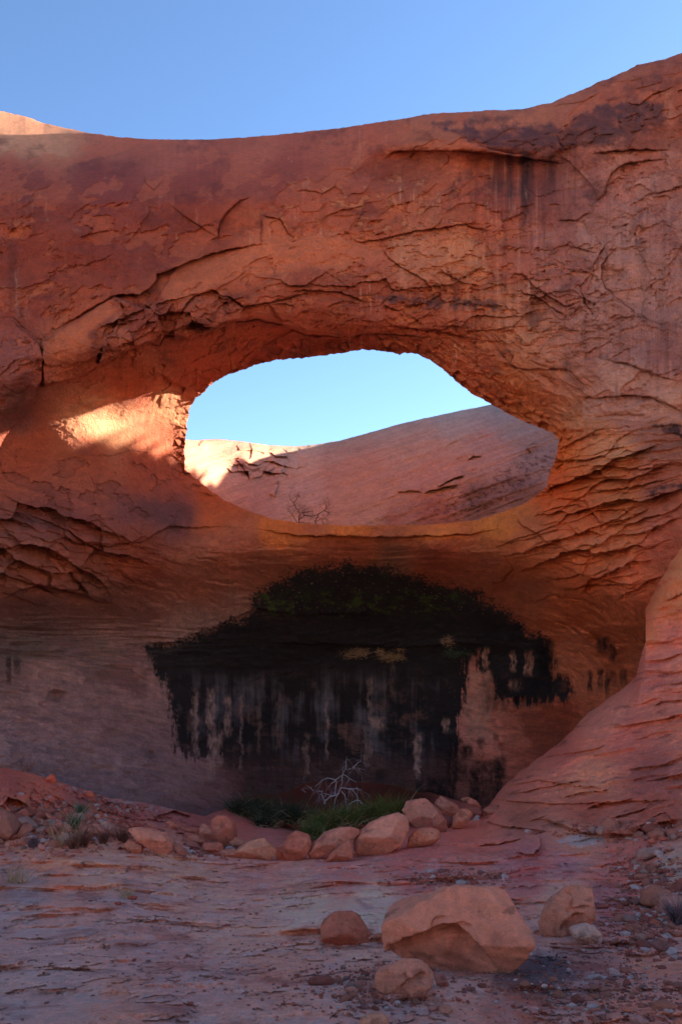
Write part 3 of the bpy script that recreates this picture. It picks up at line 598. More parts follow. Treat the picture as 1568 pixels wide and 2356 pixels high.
for (P, c, k) in FP:
    A = mix(A, lin(*c), S.poly(P, 6, 4, 24, 125), k)
# the seep: black mineral curtain, moss, mud
BLK = [(335, 1487), (370, 1484), (400, 1479), (450, 1466), (500, 1440), (550, 1424), (590, 1404), (570, 1392), (598, 1362), (640, 1338), (690, 1310), (800, 1298), (900, 1308), (960, 1330), (1040, 1348), (1100, 1368), (1150, 1402), (1200, 1438), (1212, 1458),
       (1252, 1468), (1266, 1510), (1272, 1552), (1308, 1562), (1316, 1592), (1296, 1612), (1240, 1616), (1180, 1618), (1140, 1600), (1134, 1560), (1104, 1542), (1098, 1500), (1078, 1520), (1068, 1560), (1064, 1620), (1046, 1680), (1058, 1706), (1044, 1760), (1032, 1830), (1030, 1900),
       (640, 1900), (560, 1790), (530, 1760), (500, 1745), (440, 1738), (404, 1722), (398, 1640), (384, 1590), (352, 1530)]
mb = np.zeros(U.shape, F32); wb = S.win(BLK, 80); Ub, Vb = U[wb], V[wb]
sdb = psdf(Ub, Vb, BLK); low = sst(1440, 1540, Vb)
mb[wb] = sst(-8-4*(1-low), 6+3*(1-low), sdb + (1-low)*(34*fbm(Ub/34, Vb/26, 131, 6, 0.72) + 30*fbm(Ub/6, Vb/5, 129, 3, 0.7)) + low*(40*fbm(Ub/13, Vb/90, 135, 5, 0.72) + 12*fbm(Ub/7, Vb/9, 136, 3)))
fade = S.poly(BLK, 55, 20, 30, 132)
A = mix(A, lin(96, 72, 62), fade*(1-mb)*np.clip(0.6+1.5*fbm(U/10, V/8, 130, 4, 0.6), 0, 1)*sst(1700, 1600, V), 0.5)  # stain's soft edge, with ceiling shade painted in around it
mb *= 1-0.45*sst(1740, 1800, V+40*fbm(U/14, V/70, 138, 4, 0.6))*sst(1030, 940, U)*sst(0.25, -0.2, fbm(U/18, V/110, 139, 4))
vs = fbm(U/8, V/150, 133, 4, 0.65); vs2 = fbm(U/20, V/260, 134, 4, 0.6)
blk = np.zeros(A.shape, F32)
blk[...] = lin(50, 45, 48)
blk = mix(blk, lin(126, 124, 142), sst(-0.1, 0.5, 0.5*vs2+0.25*vs+0.9*fbm(U/90, V/120, 142, 4, 0.6))*sst(1520, 1600, V)*sst(1800, 1700, V)*sst(1060, 980, U), 0.75)
blk = mix(blk, lin(146, 88, 70), sst(0.05, 0.45, fbm(U/70, V/45, 137, 5, 0.6)+0.25*vs)*sst(1500, 1680, V), 0.8)
blk = mix(blk, lin(124, 70, 56), sst(1690, 1790, V + 50*fbm(U/60, V/60, 139, 4))*sst(900, 1000, 1850-0*U+sst(900, 1000, U)*60), 0.55)
blk = mix(blk, lin(84, 106, 36), sst(-0.05, 0.35, fbm(U/40, V/20, 141, 5, 0.65))*sst(1350, 1370, V)*sst(1430, 1395, V)*sst(560, 620, U)*sst(1120, 1000, U), 0.8)
blk = mix(blk, lin(52, 62, 34), sst(0.0, 0.4, fbm(U/30, V/18, 143, 5, 0.65))*sst(1410, 1380, V), 0.6)
blk = mix(blk, lin(176, 144, 116), sst(0.36, 0.5, fbm(U/7, V/5, 145, 3, 0.6))*sst(1440, 1390, V), 0.8)
blk = mix(blk, lin(98, 64, 48), sst(0.1, 0.5, fbm(U/40, V/16, 147, 4)+0.3*vs)*ell(U, V, 660, 1420, 130, 22, 0, 0.5), 0.5)
A = A*(1-mb[..., None]) + blk*mb[..., None]
# pale windows between the black runs
LW = [(449, 1585, 1740, 7, .6), (486, 1585, 1790, 9, .6), (483, 1630, 1660, 7, .8), (524, 1600, 1690, 8, .75), (555, 1600, 1770, 3, .6), (500, 1680, 1760, 12, .6), (752, 1610, 1740, 3, .6), (850, 1560, 1660, 5, .4), (705, 1690, 1800, 7, .35), (960, 1690, 1790, 7, .8), (955, 1700, 1760, 5, .7), (870, 1650, 1680, 16, .7), (845, 1670, 1760, 8, .4), (1025, 1655, 1680, 8, .8),
      (1117, 1492, 1535, 7, .95), (1180, 1500, 1540, 6, .95), (1217, 1500, 1550, 9, .95), (1105, 1545, 1700, 24, .9), (1186, 1565, 1585, 14, .6), (1075, 1600, 1720, 6, .6), (900, 1500, 1600, 6, .15), (640, 1590, 1720, 6, .2), (595, 1620, 1730, 5, .25)]
for (a, v0, v1, wd, k) in LW:
    uu = U + 3*gn(U/9, V/9, 149)
    m = sst(wd*1.35, wd*0.65, np.abs(uu-a - 7*gn(V/30, U*0+a, 150) + 5*fbm(U/12, V/20, 152, 3)))*sst(v0-8, v0+10, V)*sst(v1+12, v1-10, V)*np.clip(0.6+1.5*fbm(U/8, V/22, 151, 4, 0.6), 0, 1)
    A = mix(A, lin(218, 160, 140), m, min(1, k*1.15))
# dark runs outside the curtain
DR = [(1012, 1830, 1900, 16, .95), (1040, 1790, 1880, 9, .8), (1105, 1700, 1716, 8, .8), (1140, 1560, 1640, 30, .6), (1225, 1560, 1625, 40, .6), (1255, 1470, 1560, 16, .9), (1385, 1465, 1500, 14, .9), (1408, 1480, 1520, 7, .9), (1356, 1545, 1590, 5, .9), (1380, 1540, 1580, 6, .9), (1396, 1560, 1600, 5, .8), (1404, 1545, 1572, 12, .7), (1432, 1540, 1570, 8, .7), (20, 1512, 1570, 6, .8), (40, 1512, 1550, 8, .7), (1140, 1690, 1705, 6, .7), (1075, 1715, 1740, 10, .9), (1062, 1720, 1800, 14, .7), (1120, 1750, 1850, 36, .75), (1150, 1740, 1790, 12, .6), (1005, 1790, 1870, 22, .9), (1040, 1690, 1790, 12, .8), (965, 1780, 1860, 7, .7), (1090, 1770, 1870, 10, .8), (1145, 1760, 1840, 9, .7)]
for (a, v0, v1, wd, k) in DR:
    m = sst(wd*1.5, wd*0.6, np.abs(U-a + 5*fbm(U/14, V/18, 153, 3)))*sst(v0-8, v0+6, V)*sst(v1+14, v1-10, V)*np.clip(0.8+0.8*fbm(U/9, V/16, 155, 4), 0, 1)
    A = mix(A, lin(34, 26, 26), m, k)
A = mix(A, lin(140, 62, 38), S.poly([(1190, 1640), (1310, 1620), (1330, 1650), (1280, 1760), (1240, 1760), (1210, 1700)], 12, 14, 30, 157), 0.6)
A = mix(A, lin(142, 66, 44), S.poly([(220, 1540), (300, 1545), (350, 1590), (330, 1600), (270, 1580), (225, 1555)], 8, 8, 16, 159), 0.5)
A = mix(A, lin(104, 98, 88), sst(0.0, 0.4, fbm(U/60, V/9, 161, 4, 0.6))*ell(U, V, 180, 1495, 300, 30, 3, 0.5), 0.6)
A = mix(A, lin(150, 78, 60), sst(0.3, 0.5, fbm(U/14, V/9, 163, 4, 0.6))*sst(1500, 1600, V)*(1-mb), 0.5)
bd = fbm((V-0.22*U+14*fbm(U/120, V/60, 166, 3))/7, U/170, 167, 4, 0.65)*sst(1440, 1520, V)*(1-mb)
A = A*(1+0.35*bd)[..., None]
A = mix(A, lin(132, 66, 50), sst(0.15, 0.4, fbm((U+V)/70, (V-0.25*U)/18, 168, 5, 0.6))*sst(1500, 1580, V)*(1-mb), 0.4)
# lichen and grit specks
A = mix(A, lin(206, 176, 160), sst(0.52, 0.66, fbm(U/5, V/4, 165, 2))*sst(1450, 1550, V)*(1-mb), 0.3)

A = A*np.array([1.02, 1.02, 0.86], F32)
A = A*(1+0.35*mR)[..., None]  # blades brightened in colour to offset their overhang shade
ag = sst(1330, 1500, V)*sst(1200, 900, U)
A = A + (A.mean(-1, keepdims=True)*np.array([1.16, 0.96, 0.88], F32) - A)*(0.5*ag)[..., None]
rw = ell(U, V, 1480, 650, 260, 330, 0, 0.5)
A = A + (A.mean(-1, keepdims=True)*np.array([1.45, 0.83, 0.72], F32) - A)*(0.45*rw)[..., None]
# ---- cut to outline, build front and back
solid = np.minimum(sd_sky, -hole_in)
keep = snap(S, solid.astype(F32), 1.6)
arch = bpy.data.objects.new('rock_arch', None); col.objects.link(arch); arch.location = (0, 0, 0)
tag(arch, 'huge red sandstone arch with a wide oval opening above a black-stained alcove', 'rock arch')
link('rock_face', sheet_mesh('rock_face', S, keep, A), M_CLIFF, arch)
D_front = S.D; S_front = S
# the back of the arch: a coarser sheet that meets the front along the rim and the skyline
bu = axis(-10, 1580, 6, -2600, 6200, 1.12, 80); bv = axis(110, 1330, 6, -320, 1700, 1.15, 60)
B = Sheet(bu, bv)
bU, bV = B.U.copy(), B.V.copy()
bsk = np.interp(bu, su, skn).astype(F32)
bs = np.minimum(bV-bsk[None, :], -(psdf(bU, bV, HW)))
jj = np.clip(np.searchsorted(su, bU.ravel()), 0, len(su)-1); ii = np.clip(np.searchsorted(sv, bV.ravel()), 0, len(sv)-1)
Df = D_front[ii, jj].reshape(bU.shape)
tt = np.clip(bs, 0, None)
up_ = sst(960, 900, bV)*sst(1150, 1000, bU)*sst(430, 620, bV)  # extra depth above the opening, shaped to shadow the sunlit strip
thick = (1.2+0.8*sst(400, 500, bV)+8.5*up_)*(1-np.exp(-tt/12.0)) + 1.6*(1-np.exp(-tt/110.0)) - 6*up_*sst(120, 300, tt) + 9*sst(60, 700, np.abs(bU-850)-400)*(1-np.exp(-tt/200.0)) + 7*sst(1250, 1700, bV)*(1-np.exp(-tt/200.0))
B.D = (Df + thick + 0.3*(1-np.exp(-tt/40))*fbm(bU/80, bV/50, 171, 4)).astype(F32)
kb = snap(B, (bs-2).astype(F32), 6.5)
cb = np.zeros(bU.shape+(3,), F32); cb[...] = lin(210, 132, 100)
cb *= (1+0.2*fbm(bU/40, bV/30, 173, 4))[..., None]
link('back_face', sheet_mesh('back_face', B, kb, cb), M_CLIFF, arch)

# ================================================================== FAR CLIFF BEHIND THE OPENING
RIDGE = [(-600, 1010), (300, 1000), (440, 1013), (500, 1010), (560, 1016), (620, 1024), (680, 1027), (730, 1022), (780, 1014), (850, 995), (920, 975), (1000, 957), (1080, 940), (1130, 931), (1200, 908), (1285, 874), (1380, 862), (1480, 850), (1560, 790), (1660, 720), (1900, 640), (2600, 560)]  # hidden right end shaped to steer the sun reaching the left
FC = [(-300, 1000, 36), (-300, 1200, 34), (300, 1000, 38), (300, 1200, 36.5), (430, 1000, 42), (430, 1080, 37.5), (430, 1250, 36), (480, 1040, 48), (500, 1120, 42), (560, 1030, 56), (560, 1120, 50), (650, 1040, 62), (650, 1120, 55), (800, 1030, 62), (800, 1120, 53),
      (950, 980, 60), (950, 1100, 50), (1100, 950, 58), (1100, 1080, 47), (1270, 930, 61), (1270, 1080, 49), (500, 1250, 40), (800, 1230, 41), (1100, 1230, 40), (1430, 920, 60), (1600, 860, 54), (1500, 1200, 44), (2000, 800, 50), (2000, 1200, 42), (2600, 900, 48)]
fu = axis(410, 1300, 1.6, -500, 2600, 1.10, 40); fv = axis(925, 1215, 1.6, 540, 1250, 1.12, 20)
T = Sheet(fu, fv); U, V = T.U.copy(), T.V.copy()
T.D = depthfield(T, tps_fit(FC, 1e-4))
rk = np.interp(fu, [p[0] for p in RIDGE], [p[1] for p in RIDGE]).astype(F32) + 1.6*fbm(fu/30, fu*0, 7, 4)
sr = V-rk[None, :]; s_ = np.clip(sr, 0, None)
T.D += (9*(1-np.sqrt(np.clip(1-(1-np.clip(s_/70, 0, 1))**2, 0, 1)))).astype(F32)
T.D += 1.1*fbm((U+1.2*V)/150, (V+0.35*U)/30, 201, 5, 0.55) + 0.12*fbm(U/16, V/10, 203, 4, 0.6)
for (pts, h, L, pr) in [([(1055, 1113), (1025, 1122), (1000, 1126), (975, 1133)], 0.7, 20, (1010, 1105)), ([(1068, 1092), (1030, 1108), (1004, 1122)], 0.8, 18, (1020, 1100)), ([(974, 1132), (940, 1130), (910, 1134)], 0.6, 20, (940, 1118)),
                        ([(1108, 1053), (1090, 1050), (1075, 1058)], 0.6, 14, (1090, 1040)), ([(1210, 1030), (1225, 1023), (1240, 1022)], 0.7, 14, (1225, 1034)), ([(640, 1100), (638, 1120), (632, 1145)], 0.8, 20, (620, 1120)),
                        ([(625, 1048), (640, 1062), (655, 1066)], 1.6, 20, (610, 1060)), ([(540, 1055), (560, 1075), (575, 1095)], 0.8, 16, (590, 1070)), ([(520, 1075), (555, 1068), (580, 1080), (600, 1075)], 0.6, 14, (560, 1060)), ([(455, 1020), (470, 1014), (480, 1020)], 0.8, 12, (470, 1030))]:
    T.ledge(pts, h, L, pr); T.crack(pts, 0.25, 1.6)
mm = ell(U, V, 600, 1060, 90, 40, 0, 0.5)
wu = U+8*fbm(U/30, V/30, 211, 3); f, e = facets(wu/30, V/16, 213, (0.2, -0.7), 0.5, 0.4)
T.D += (1.0*mm*f).astype(F32)
FS = [(450, 1050, 40, (224, 158, 120)), (520, 1090, 40, (228, 164, 126)), (560, 1040, 50, (216, 142, 108)), (680, 1060, 60, (206, 122, 96)), (700, 1150, 60, (186, 116, 100)), (800, 1080, 80, (186, 106, 84)), (850, 1170, 80, (182, 106, 86)), (950, 1020, 70, (184, 112, 92)), (1050, 970, 60, (178, 118, 102)), (1000, 1100, 70, (184, 106, 90)),  # pale left samples: sun on the slope put into the colour
      (1180, 970, 60, (160, 110, 98)), (1120, 1050, 70, (178, 108, 94)), (1230, 1050, 50, (150, 100, 90)), (1100, 1150, 50, (130, 74, 64)), (1200, 1130, 50, (132, 80, 72)), (1000, 1180, 50, (164, 78, 60)), (900, 1195, 40, (160, 80, 62)), (1800, 1000, 300, (190, 120, 96))]
A = colfield(T, FS, 16)
A = A*(1 + (np.array([1.08, 2.05, 1.95], F32)-1)*sst(540, 680, U)[..., None])*0.97  # shaded side lifted in colour, sunlit left end left as is
A = A*(1+0.2*fbm(U/30, V/18, 221, 5, 0.6)+0.2*fbm(U/6, V/4, 223, 3, 0.6)+0.22*fbm((V+0.33*U)/7, U/110, 224, 4, 0.6))[..., None]
dk = sst(-0.1, 0.35, fbm(U/14, V/8, 225, 5, 0.7))*np.clip(ell(U, V, 1210, 1085, 80, 34, -25, 0.5) + ell(U, V, 1110, 1150, 100, 26, -20, 0.5)+0.5*ell(U, V, 1040, 1150, 120, 40, -20, 0.5), 0, 1)
A = mix(A, lin(66, 42, 42), dk, 0.85)
A = mix(A, lin(70, 44, 40), sst(0.5, 0.62, fbm(U/5, V/4, 227, 3)), 0.4)
A = mix(A, lin(206, 170, 160), sst(0.45, 0.6, fbm(U/7, V/4, 229, 3, 0.6))*sst(600, 750, U), 0.45)
A = mix(A, lin(150, 110, 100), sst(960, 900, V + 0*U)*0, 0)
solid = sr
kf = snap(T, solid.astype(F32), 1.8)
hill = link('hill', sheet_mesh('hill', T, kf, A), M_FAR); tag(hill, kind='structure')

# ================================================================== GROUND
GS = [(520, 1880, 30), (-2000, 1900, 20)]
GB = [(-3000, 1760), (-600, 1740), (0, 1765), (60, 1775), (130, 1797), (180, 1812), (250, 1835), (330, 1846), (400, 1862), (470, 1878), (520, 1860), (560, 1840), (640, 1815), (720, 1800), (850, 1800), (960, 1815), (1030, 1835), (1085, 1852), (1112, 1868), (1140, 1830), (1165, 1800), (1195, 1775), (1250, 1738), (1300, 1692), (1345, 1650),
      (1400, 1605), (1440, 1578), (1462, 1555), (1470, 1520), (1482, 1480), (1476, 1440), (1480, 1410), (1496, 1370), (1530, 1290), (1568, 1230), (1640, 1180), (1900, 1100), (2600, 1050), (6500, 1100)]
GC = [(-2000, 1900, 22), (-2000, 2356, 7.5), (-500, 1800, 27), (-500, 1950, 19), (-500, 2100, 12.8), (-500, 2356, 6.8), (0, 1780, 26.5), (100, 1800, 26.6), (0, 1850, 22.5), (0, 1930, 21.0), (150, 1900, 22.5), (300, 1850, 26.8), (300, 1930, 22.4), (450, 1885, 26.5), (450, 1960, 22.0), (0, 2020, 16.2), (300, 2020, 16.6), (600, 1975, 21.5), (600, 1930, 25), (700, 1975, 21.5),
      (800, 1970, 21.8), (850, 1940, 24.5), (1000, 1925, 23.5), (1050, 1905, 25), (1100, 1885, 26.5), (600, 1880, 31), (600, 1840, 34.5), (750, 1860, 33), (750, 1810, 36), (900, 1830, 35.5), (1000, 1860, 32.5), (900, 1880, 30.5), (1050, 1850, 32), (700, 1920, 28),
      (300, 2100, 12.9), (784, 2100, 12.8), (784, 2020, 17.0), (1100, 2000, 17.6), (0, 2200, 9.8), (500, 2200, 9.9), (784, 2200, 9.8), (1200, 2200, 9.6), (1568, 2200, 9.2), (0, 2356, 7.0), (784, 2356, 6.9), (1568, 2356, 6.7), (784, 2600, 4.7), (784, 3200, 2.7), (1568, 2600, 4.6), (0, 2600, 4.7),
      (1250, 1950, 19.0), (1200, 1890, 23.5), (1400, 1930, 18.8), (1568, 1920, 17.2), (1400, 2020, 15.5), (1568, 2050, 13.4), (1300, 2100, 12.6), (1568, 2120, 11.6), (1150, 1830, 27.2), (1250, 1760, 26.8), (1300, 1850, 23.6), (1400, 1780, 23.6), (1400, 1660, 25.6), (1470, 1520, 26.2), (1500, 1650, 24.0), (1568, 1750, 21.6), (1568, 1860, 19.6),
      (1568, 1550, 24.0), (1500, 1400, 26.4), (1568, 1300, 25.6), (1700, 1200, 25), (1700, 1600, 22.5), (2200, 1500, 21), (2200, 1900, 16), (2200, 2356, 6.5), (3500, 1500, 17), (3500, 2000, 12)]
gu = axis(-6, 1576, 1.6, -1800, 4200, 1.10, 40); gv = axis(1400, 2366, 1.6, 1100, 5600, 1.06, 60)
G = Sheet(gu, gv); U, V = G.U.copy(), G.V.copy()
G.D = depthfield(G, tps_fit(GC, 2e-5))
gb = np.interp(gu, [p[0] for p in GB], [p[1] for p in GB]).astype(F32) + 3*fbm(gu/24, gu*0, 9, 4) + 9*fbm(gu/60, gu*0+3, 10, 3)*sst(1110, 1180, gu)
X0, Y0, Z0 = pos(U, V, G.D)
# basin rims and the ramp roll over at their edges
ramp = sst(1090, 1130, U)
sg_ = np.clip(V-gb[None, :], 0, None)
G.D += (ramp*3.5*(1-np.sqrt(np.clip(1-(1-np.clip(sg_/80, 0, 1))**2, 0, 1)))).astype(F32)
def gz(h):  # raise the ground by h metres: convert into a shift along the sight line
    return -h/np.maximum(0.12, -(Z0/Y0))
near = sst(1900, 2000, V)
sc = 1.0
# slickrock bedding: long low steps running across
bed = Y0*1.0 + 0.35*X0*sst(0, 8, X0) + 1.3*fbm(X0/5, Y0/5, 301, 3)
st = fbm(bed*1.1, X0/7, 303, 4, 0.6)
h = 0.035*st + 0.38*fbm(X0/3.4, Y0/2.2, 305, 4) + 0.05*fbm(X0*1.8, Y0*1.3, 307, 5, 0.62) + 0.012*ridge(X0*4+0.5*Y0, Y0*3, 308, 3)
h = h + 0.035*(np.mod(bed*0.8+0.6*fbm(X0/3, Y0/1.5, 309, 3), 1)-0.5)*sst(0.0, 0.3, fbm(X0/3, Y0/2, 311, 2)+0.2)
pn = fbm(X0*1.1+0.3*fbm(X0*2, Y0*2, 361, 3), Y0*0.75, 363, 6, 0.62)
plate = sst(0.02, 0.05, pn); pn2 = fbm(X0*3.2, Y0*2.0, 365, 5, 0.62); plate2 = sst(0.12, 0.15, pn2)
h = h + 0.02*plate + 0.005*plate2
G.D += (gz(h)*sst(1110, 1100, U*0+1100)*near).astype(F32)
# ramp bedding, sloping gently
rb = V + 0.22*(U-1300) + 14*fbm(U/130, V/40, 313, 4)
mrp = sst(1960, 1900, V)*sst(1080, 1180, U)
G.D += (mrp*(0.5*fbm(rb/30, U/300, 315, 4, 0.6) - 0.35*(np.mod(rb/34, 1)-0.5)*sst(-0.1, 0.3, fbm(U/150, V/60, 317, 2)) + 0.25*fbm(U/60, V/40, 319, 4))).astype(F32)
# rubble bank at the left
mrb = np.clip(ell(U, V, 190, 1880, 300, 70, 10, 0.35), 0, 1)
f, e = facets((U+0.4*V+8*fbm(U/20, V/20, 323, 3))/26, (V-0.3*U+8*fbm(U/20, V/20, 325, 3))/13, 321, (0.1, -0.7), 0.5, 0.5)
G.D += (mrb*(0.25*f + 0.3*fbm(U/14, V/9, 327, 4))).astype(F32)
mdl = sst(1750, 1800, V)*sst(2000, 1960, V)*(1-mrb)
G.D += (0.18*mdl*fbm(U/30, V/12, 329, 5, 0.6)).astype(F32)
for (pts, hh, L, pr) in [([(0, 1862), (20, 1832), (50, 1845), (62, 1850)], 1.0, 18, (40, 1820)),
                        ([(350, 1880), (400, 1866), (440, 1878)], 0.7, 14, (380, 1850)),
                        ([(1225, 1880), (1280, 1893), (1340, 1912), (1400, 1918), (1450, 1910), (1520, 1890), (1568, 1885)], 0.7, 40, (1400, 1870)),
                        ([(1115, 1890), (1150, 1900), (1200, 1905), (1260, 1912)], 0.5, 20, (1180, 1880)),
                        ([(1180, 1960), (1225, 1965), (1243, 1945), (1240, 1925)], 0.5, 25, (1200, 1930)),
                        ([(1090, 1945), (1140, 1942), (1200, 1930)], 0.3, 20, (1150, 1925)),
                        ([(1115, 1835), (1160, 1842), (1300, 1850), (1568, 1838)], 0.35, 40, (1350, 1820)),
                        ([(1150, 1810), (1240, 1795), (1300, 1805), (1400, 1815)], 0.3, 30, (1250, 1780)),
                        ([(1490, 1880), (1530, 1870), (1545, 1890)], 0.2, 30, (1520, 1850)),
                        ([(0, 2066), (120, 2070), (240, 2075), (330, 2065), (400, 2035), (450, 2022)], 0.35, 60, (200, 2110)),
                        ([(350, 2050), (380, 2030), (470, 2010), (560, 1995), (640, 1990)], 0.12, 40, (450, 1985)),
                        ([(180, 2145), (210, 2155), (260, 2160)], 0.12, 20, (220, 2170)),
                        ([(1510, 2100), (1500, 2060), (1530, 2020), (1568, 2000)], 0.4, 30, (1545, 2060)),
                        ([(1320, 2300), (1300, 2270), (1280, 2240)], 0.04, 20, (1340, 2260)),
                        ([(1330, 2320), (1370, 2310), (1420, 2315), (1450, 2330)], 0.06, 30, (1380, 2335)),
                        ([(1420, 2250), (1480, 2262), (1530, 2285)], 0.05, 30, (1480, 2290))]:
    G.ledge(pts, hh, L, pr); G.crack(pts, 0.05*min(1, hh*3), 1.8)
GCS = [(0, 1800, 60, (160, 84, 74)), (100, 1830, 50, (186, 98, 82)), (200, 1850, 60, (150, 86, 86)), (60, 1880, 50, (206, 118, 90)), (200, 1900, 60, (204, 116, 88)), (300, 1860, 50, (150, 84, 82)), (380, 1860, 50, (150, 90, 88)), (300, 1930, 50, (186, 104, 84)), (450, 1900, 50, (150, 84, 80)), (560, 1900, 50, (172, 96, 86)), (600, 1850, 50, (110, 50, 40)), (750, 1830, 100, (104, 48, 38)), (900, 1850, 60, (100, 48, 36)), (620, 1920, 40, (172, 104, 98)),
       (100, 1960, 70, (196, 118, 92)), (50, 2020, 50, (150, 106, 100)), (60, 2055, 40, (146, 112, 112)), (250, 2000, 70, (200, 136, 116)), (400, 1990, 70, (206, 140, 120)), (600, 2000, 70, (188, 120, 108)), (300, 2060, 50, (166, 116, 112)), (784, 2010, 70, (184, 106, 96)), (950, 1990, 70, (180, 96, 88)), (1100, 1930, 60, (186, 96, 80)), (700, 2080, 80, (206, 148, 132)),
       (200, 2120, 90, (184, 126, 116)), (500, 2120, 90, (196, 132, 118)), (850, 2100, 70, (210, 154, 138)), (100, 2250, 100, (176, 128, 122)), (400, 2250, 100, (180, 118, 110)), (650, 2250, 100, (188, 122, 108)), (300, 2340, 80, (178, 118, 106)), (900, 2330, 60, (164, 104, 94)), (1100, 2030, 60, (180, 108, 98)),
       (1200, 1990, 60, (166, 86, 84)), (1300, 2000, 40, (168, 100, 104)), (1450, 1980, 70, (178, 92, 80)), (1330, 1940, 50, (186, 110, 90)), (1300, 2060, 60, (196, 128, 112)), (1400, 2080, 60, (160, 86, 84)), (1540, 2000, 40, (170, 130, 116)), (1250, 2150, 60, (186, 126, 114)), (1350, 2250, 70, (140, 94, 92)), (1250, 2230, 60, (104, 78, 82)), (1500, 2200, 70, (184, 114, 98)), (1400, 2310, 70, (176, 106, 90)), (1200, 2320, 60, (156, 86, 74)), (1540, 2320, 70, (182, 110, 96)),
       (1200, 1870, 40, (150, 76, 62)), (1200, 1810, 50, (176, 88, 74)), (1350, 1860, 60, (166, 76, 60)), (1500, 1860, 60, (160, 72, 58)), (1350, 1800, 60, (186, 102, 82)), (1500, 1780, 60, (142, 70, 64)), (1300, 1740, 50, (176, 84, 72)), (1450, 1700, 60, (168, 80, 70)), (1400, 1650, 50, (180, 96, 82)), (1540, 1650, 60, (172, 86, 72)), (1500, 1560, 50, (170, 84, 74)), (1540, 1480, 60, (186, 100, 86)), (1540, 1380, 60, (206, 106, 72)), (1490, 1460, 40, (204, 100, 70)), (1550, 1290, 60, (214, 112, 76)),
       (784, 2700, 300, (184, 124, 112)), (784, 4000, 800, (184, 124, 112)), (-600, 2100, 300, (184, 120, 106)), (2300, 2000, 400, (180, 104, 88))]
A = colfield(G, GCS, 14)*np.array([2.05, 1.95, 1.56], F32)
A = A + (np.array([0.92, 1.3, 1.36], F32)*A - A)*(sst(2000, 1900, V)*sst(1060, 1180, U)*sst(1400, 1560, V))[..., None]
# broad, streaky bleaching along the beds; grit
b1 = fbm(X0*1.3, bed*1.1, 331, 6, 0.7); b2 = fbm(X0*5, Y0*3.0, 333, 5, 0.75)
A = A*(1+0.18*b1+0.2*b2)[..., None]
A = mix(A, lin(214, 176, 162), sst(0.0, 0.38, b1+0.6*b2)*near*sst(1250, 1000, U - 0.2*(V-2000)), 0.55)
A = mix(A, lin(132, 80, 72), sst(0.05, 0.4, fbm(X0*1.0, bed*1.2, 335, 6, 0.7))*near, 0.55)
A = mix(A, lin(214, 178, 166), plate*near*np.clip(0.5+b2, 0, 1), 0.4); A = mix(A, lin(206, 160, 146), plate2*near, 0.3)
A = mix(A, lin(120, 70, 62), np.exp(-((pn-0.03)/0.02)**2)*near, 0.3)
A = mix(A, lin(168, 84, 64), sst(0.08, 0.4, fbm(X0*0.7, Y0*0.6, 337, 6, 0.65))*near, 0.55)
A = mix(A, lin(216, 190, 184), sst(0.5, 0.62, fbm(X0*9, Y0*14, 339, 3, 0.6))*near, 0.6)
A = mix(A, lin(74, 50, 54), sst(0.42, 0.6, fbm(X0*6, Y0*5, 341, 4, 0.6))*near, 0.4)
A = mix(A, lin(70, 56, 62), G.poly([(1130, 2235), (1215, 2195), (1290, 2205), (1330, 2240), (1290, 2270), (1200, 2285), (1130, 2280)], 14, 16, 26, 343), 0.6)  # darker patch beside the largest boulder
A = mix(A, lin(206, 190, 180), G.poly([(1275, 1935), (1330, 1918), (1385, 1925), (1390, 1940), (1330, 1948)], 5, 5, 12, 345), 0.7)
A = mix(A, lin(186, 170, 158), sst(0.0, 0.3, fbm(U/12, V/7, 347, 4))*ell(U, V, 1545, 2000, 46, 60, 20, 0.4), 0.6)
A = mix(A, lin(214, 186, 168), G.poly([(130, 1802), (180, 1812), (260, 1838), (340, 1848), (400, 1862), (380, 1872), (330, 1860), (250, 1848), (180, 1822)], 3, 4, 8, 349)*sst(-0.1, 0.2, fbm(U/16, V/6, 351, 4)), 0.75)
A = mix(A, lin(206, 158, 140), sst(0.3, 0.5, fbm(U/16, V/7, 353, 4, 0.6))*mrp*sst(1600, 1650, V), 0.5)
A = mix(A, lin(104, 50, 48), sst(0.15, 0.5, fbm(U/60, rb/14, 355, 4, 0.6))*mrp, 0.55)
A = mix(A, lin(70, 44, 40), np.exp(-((V-(1895+0.0*U+8*gn(U/30, U*0, 357)))/9)**2)*sst(1220, 1260, U)*sst(0.0, 0.3, fbm(U/20, V/8, 359, 3)), 0.5)
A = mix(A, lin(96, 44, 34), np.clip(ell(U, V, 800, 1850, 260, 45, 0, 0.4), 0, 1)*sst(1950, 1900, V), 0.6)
kg = snap(G, (V-gb[None, :]).astype(F32), 1.8)
ground = link('ground', sheet_mesh('ground', G, kg, A), M_GROUND); tag(ground, kind='structure')
# skirt of bedrock that carries the ramp and the bank down behind their edges
ju = np.arange(0, len(gu), 2)
rows = []
for k, (dd, dz) in enumerate([(0.02, -0.06), (0.5, -0.5), (1.6, -2.0), (3.0, -5.0), (4.0, -9.0)]):
    iv = np.clip(np.searchsorted(gv, gb[ju])+1, 0, len(gv)-1)
    x, y, z = pos(gu[ju].astype(float), gb[ju].astype(float), G.D[iv, ju].astype(float))
    hyp = np.hypot(x, y); rows.append(np.stack([x*(1+dd/hyp), y*(1+dd/hyp), z+dz], -1))
co = np.concatenate(rows); n = len(ju)
q = np.array([[k*n+i, k*n+i+1, (k+1)*n+i+1, (k+1)*n+i] for k in range(4) for i in range(n-1)])
cc = np.tile(lin(170, 90, 74), (len(co), 1))
o = link('bank', mesh_from('bank', co, q, cc), M_GROUND); tag(o, kind='structure')
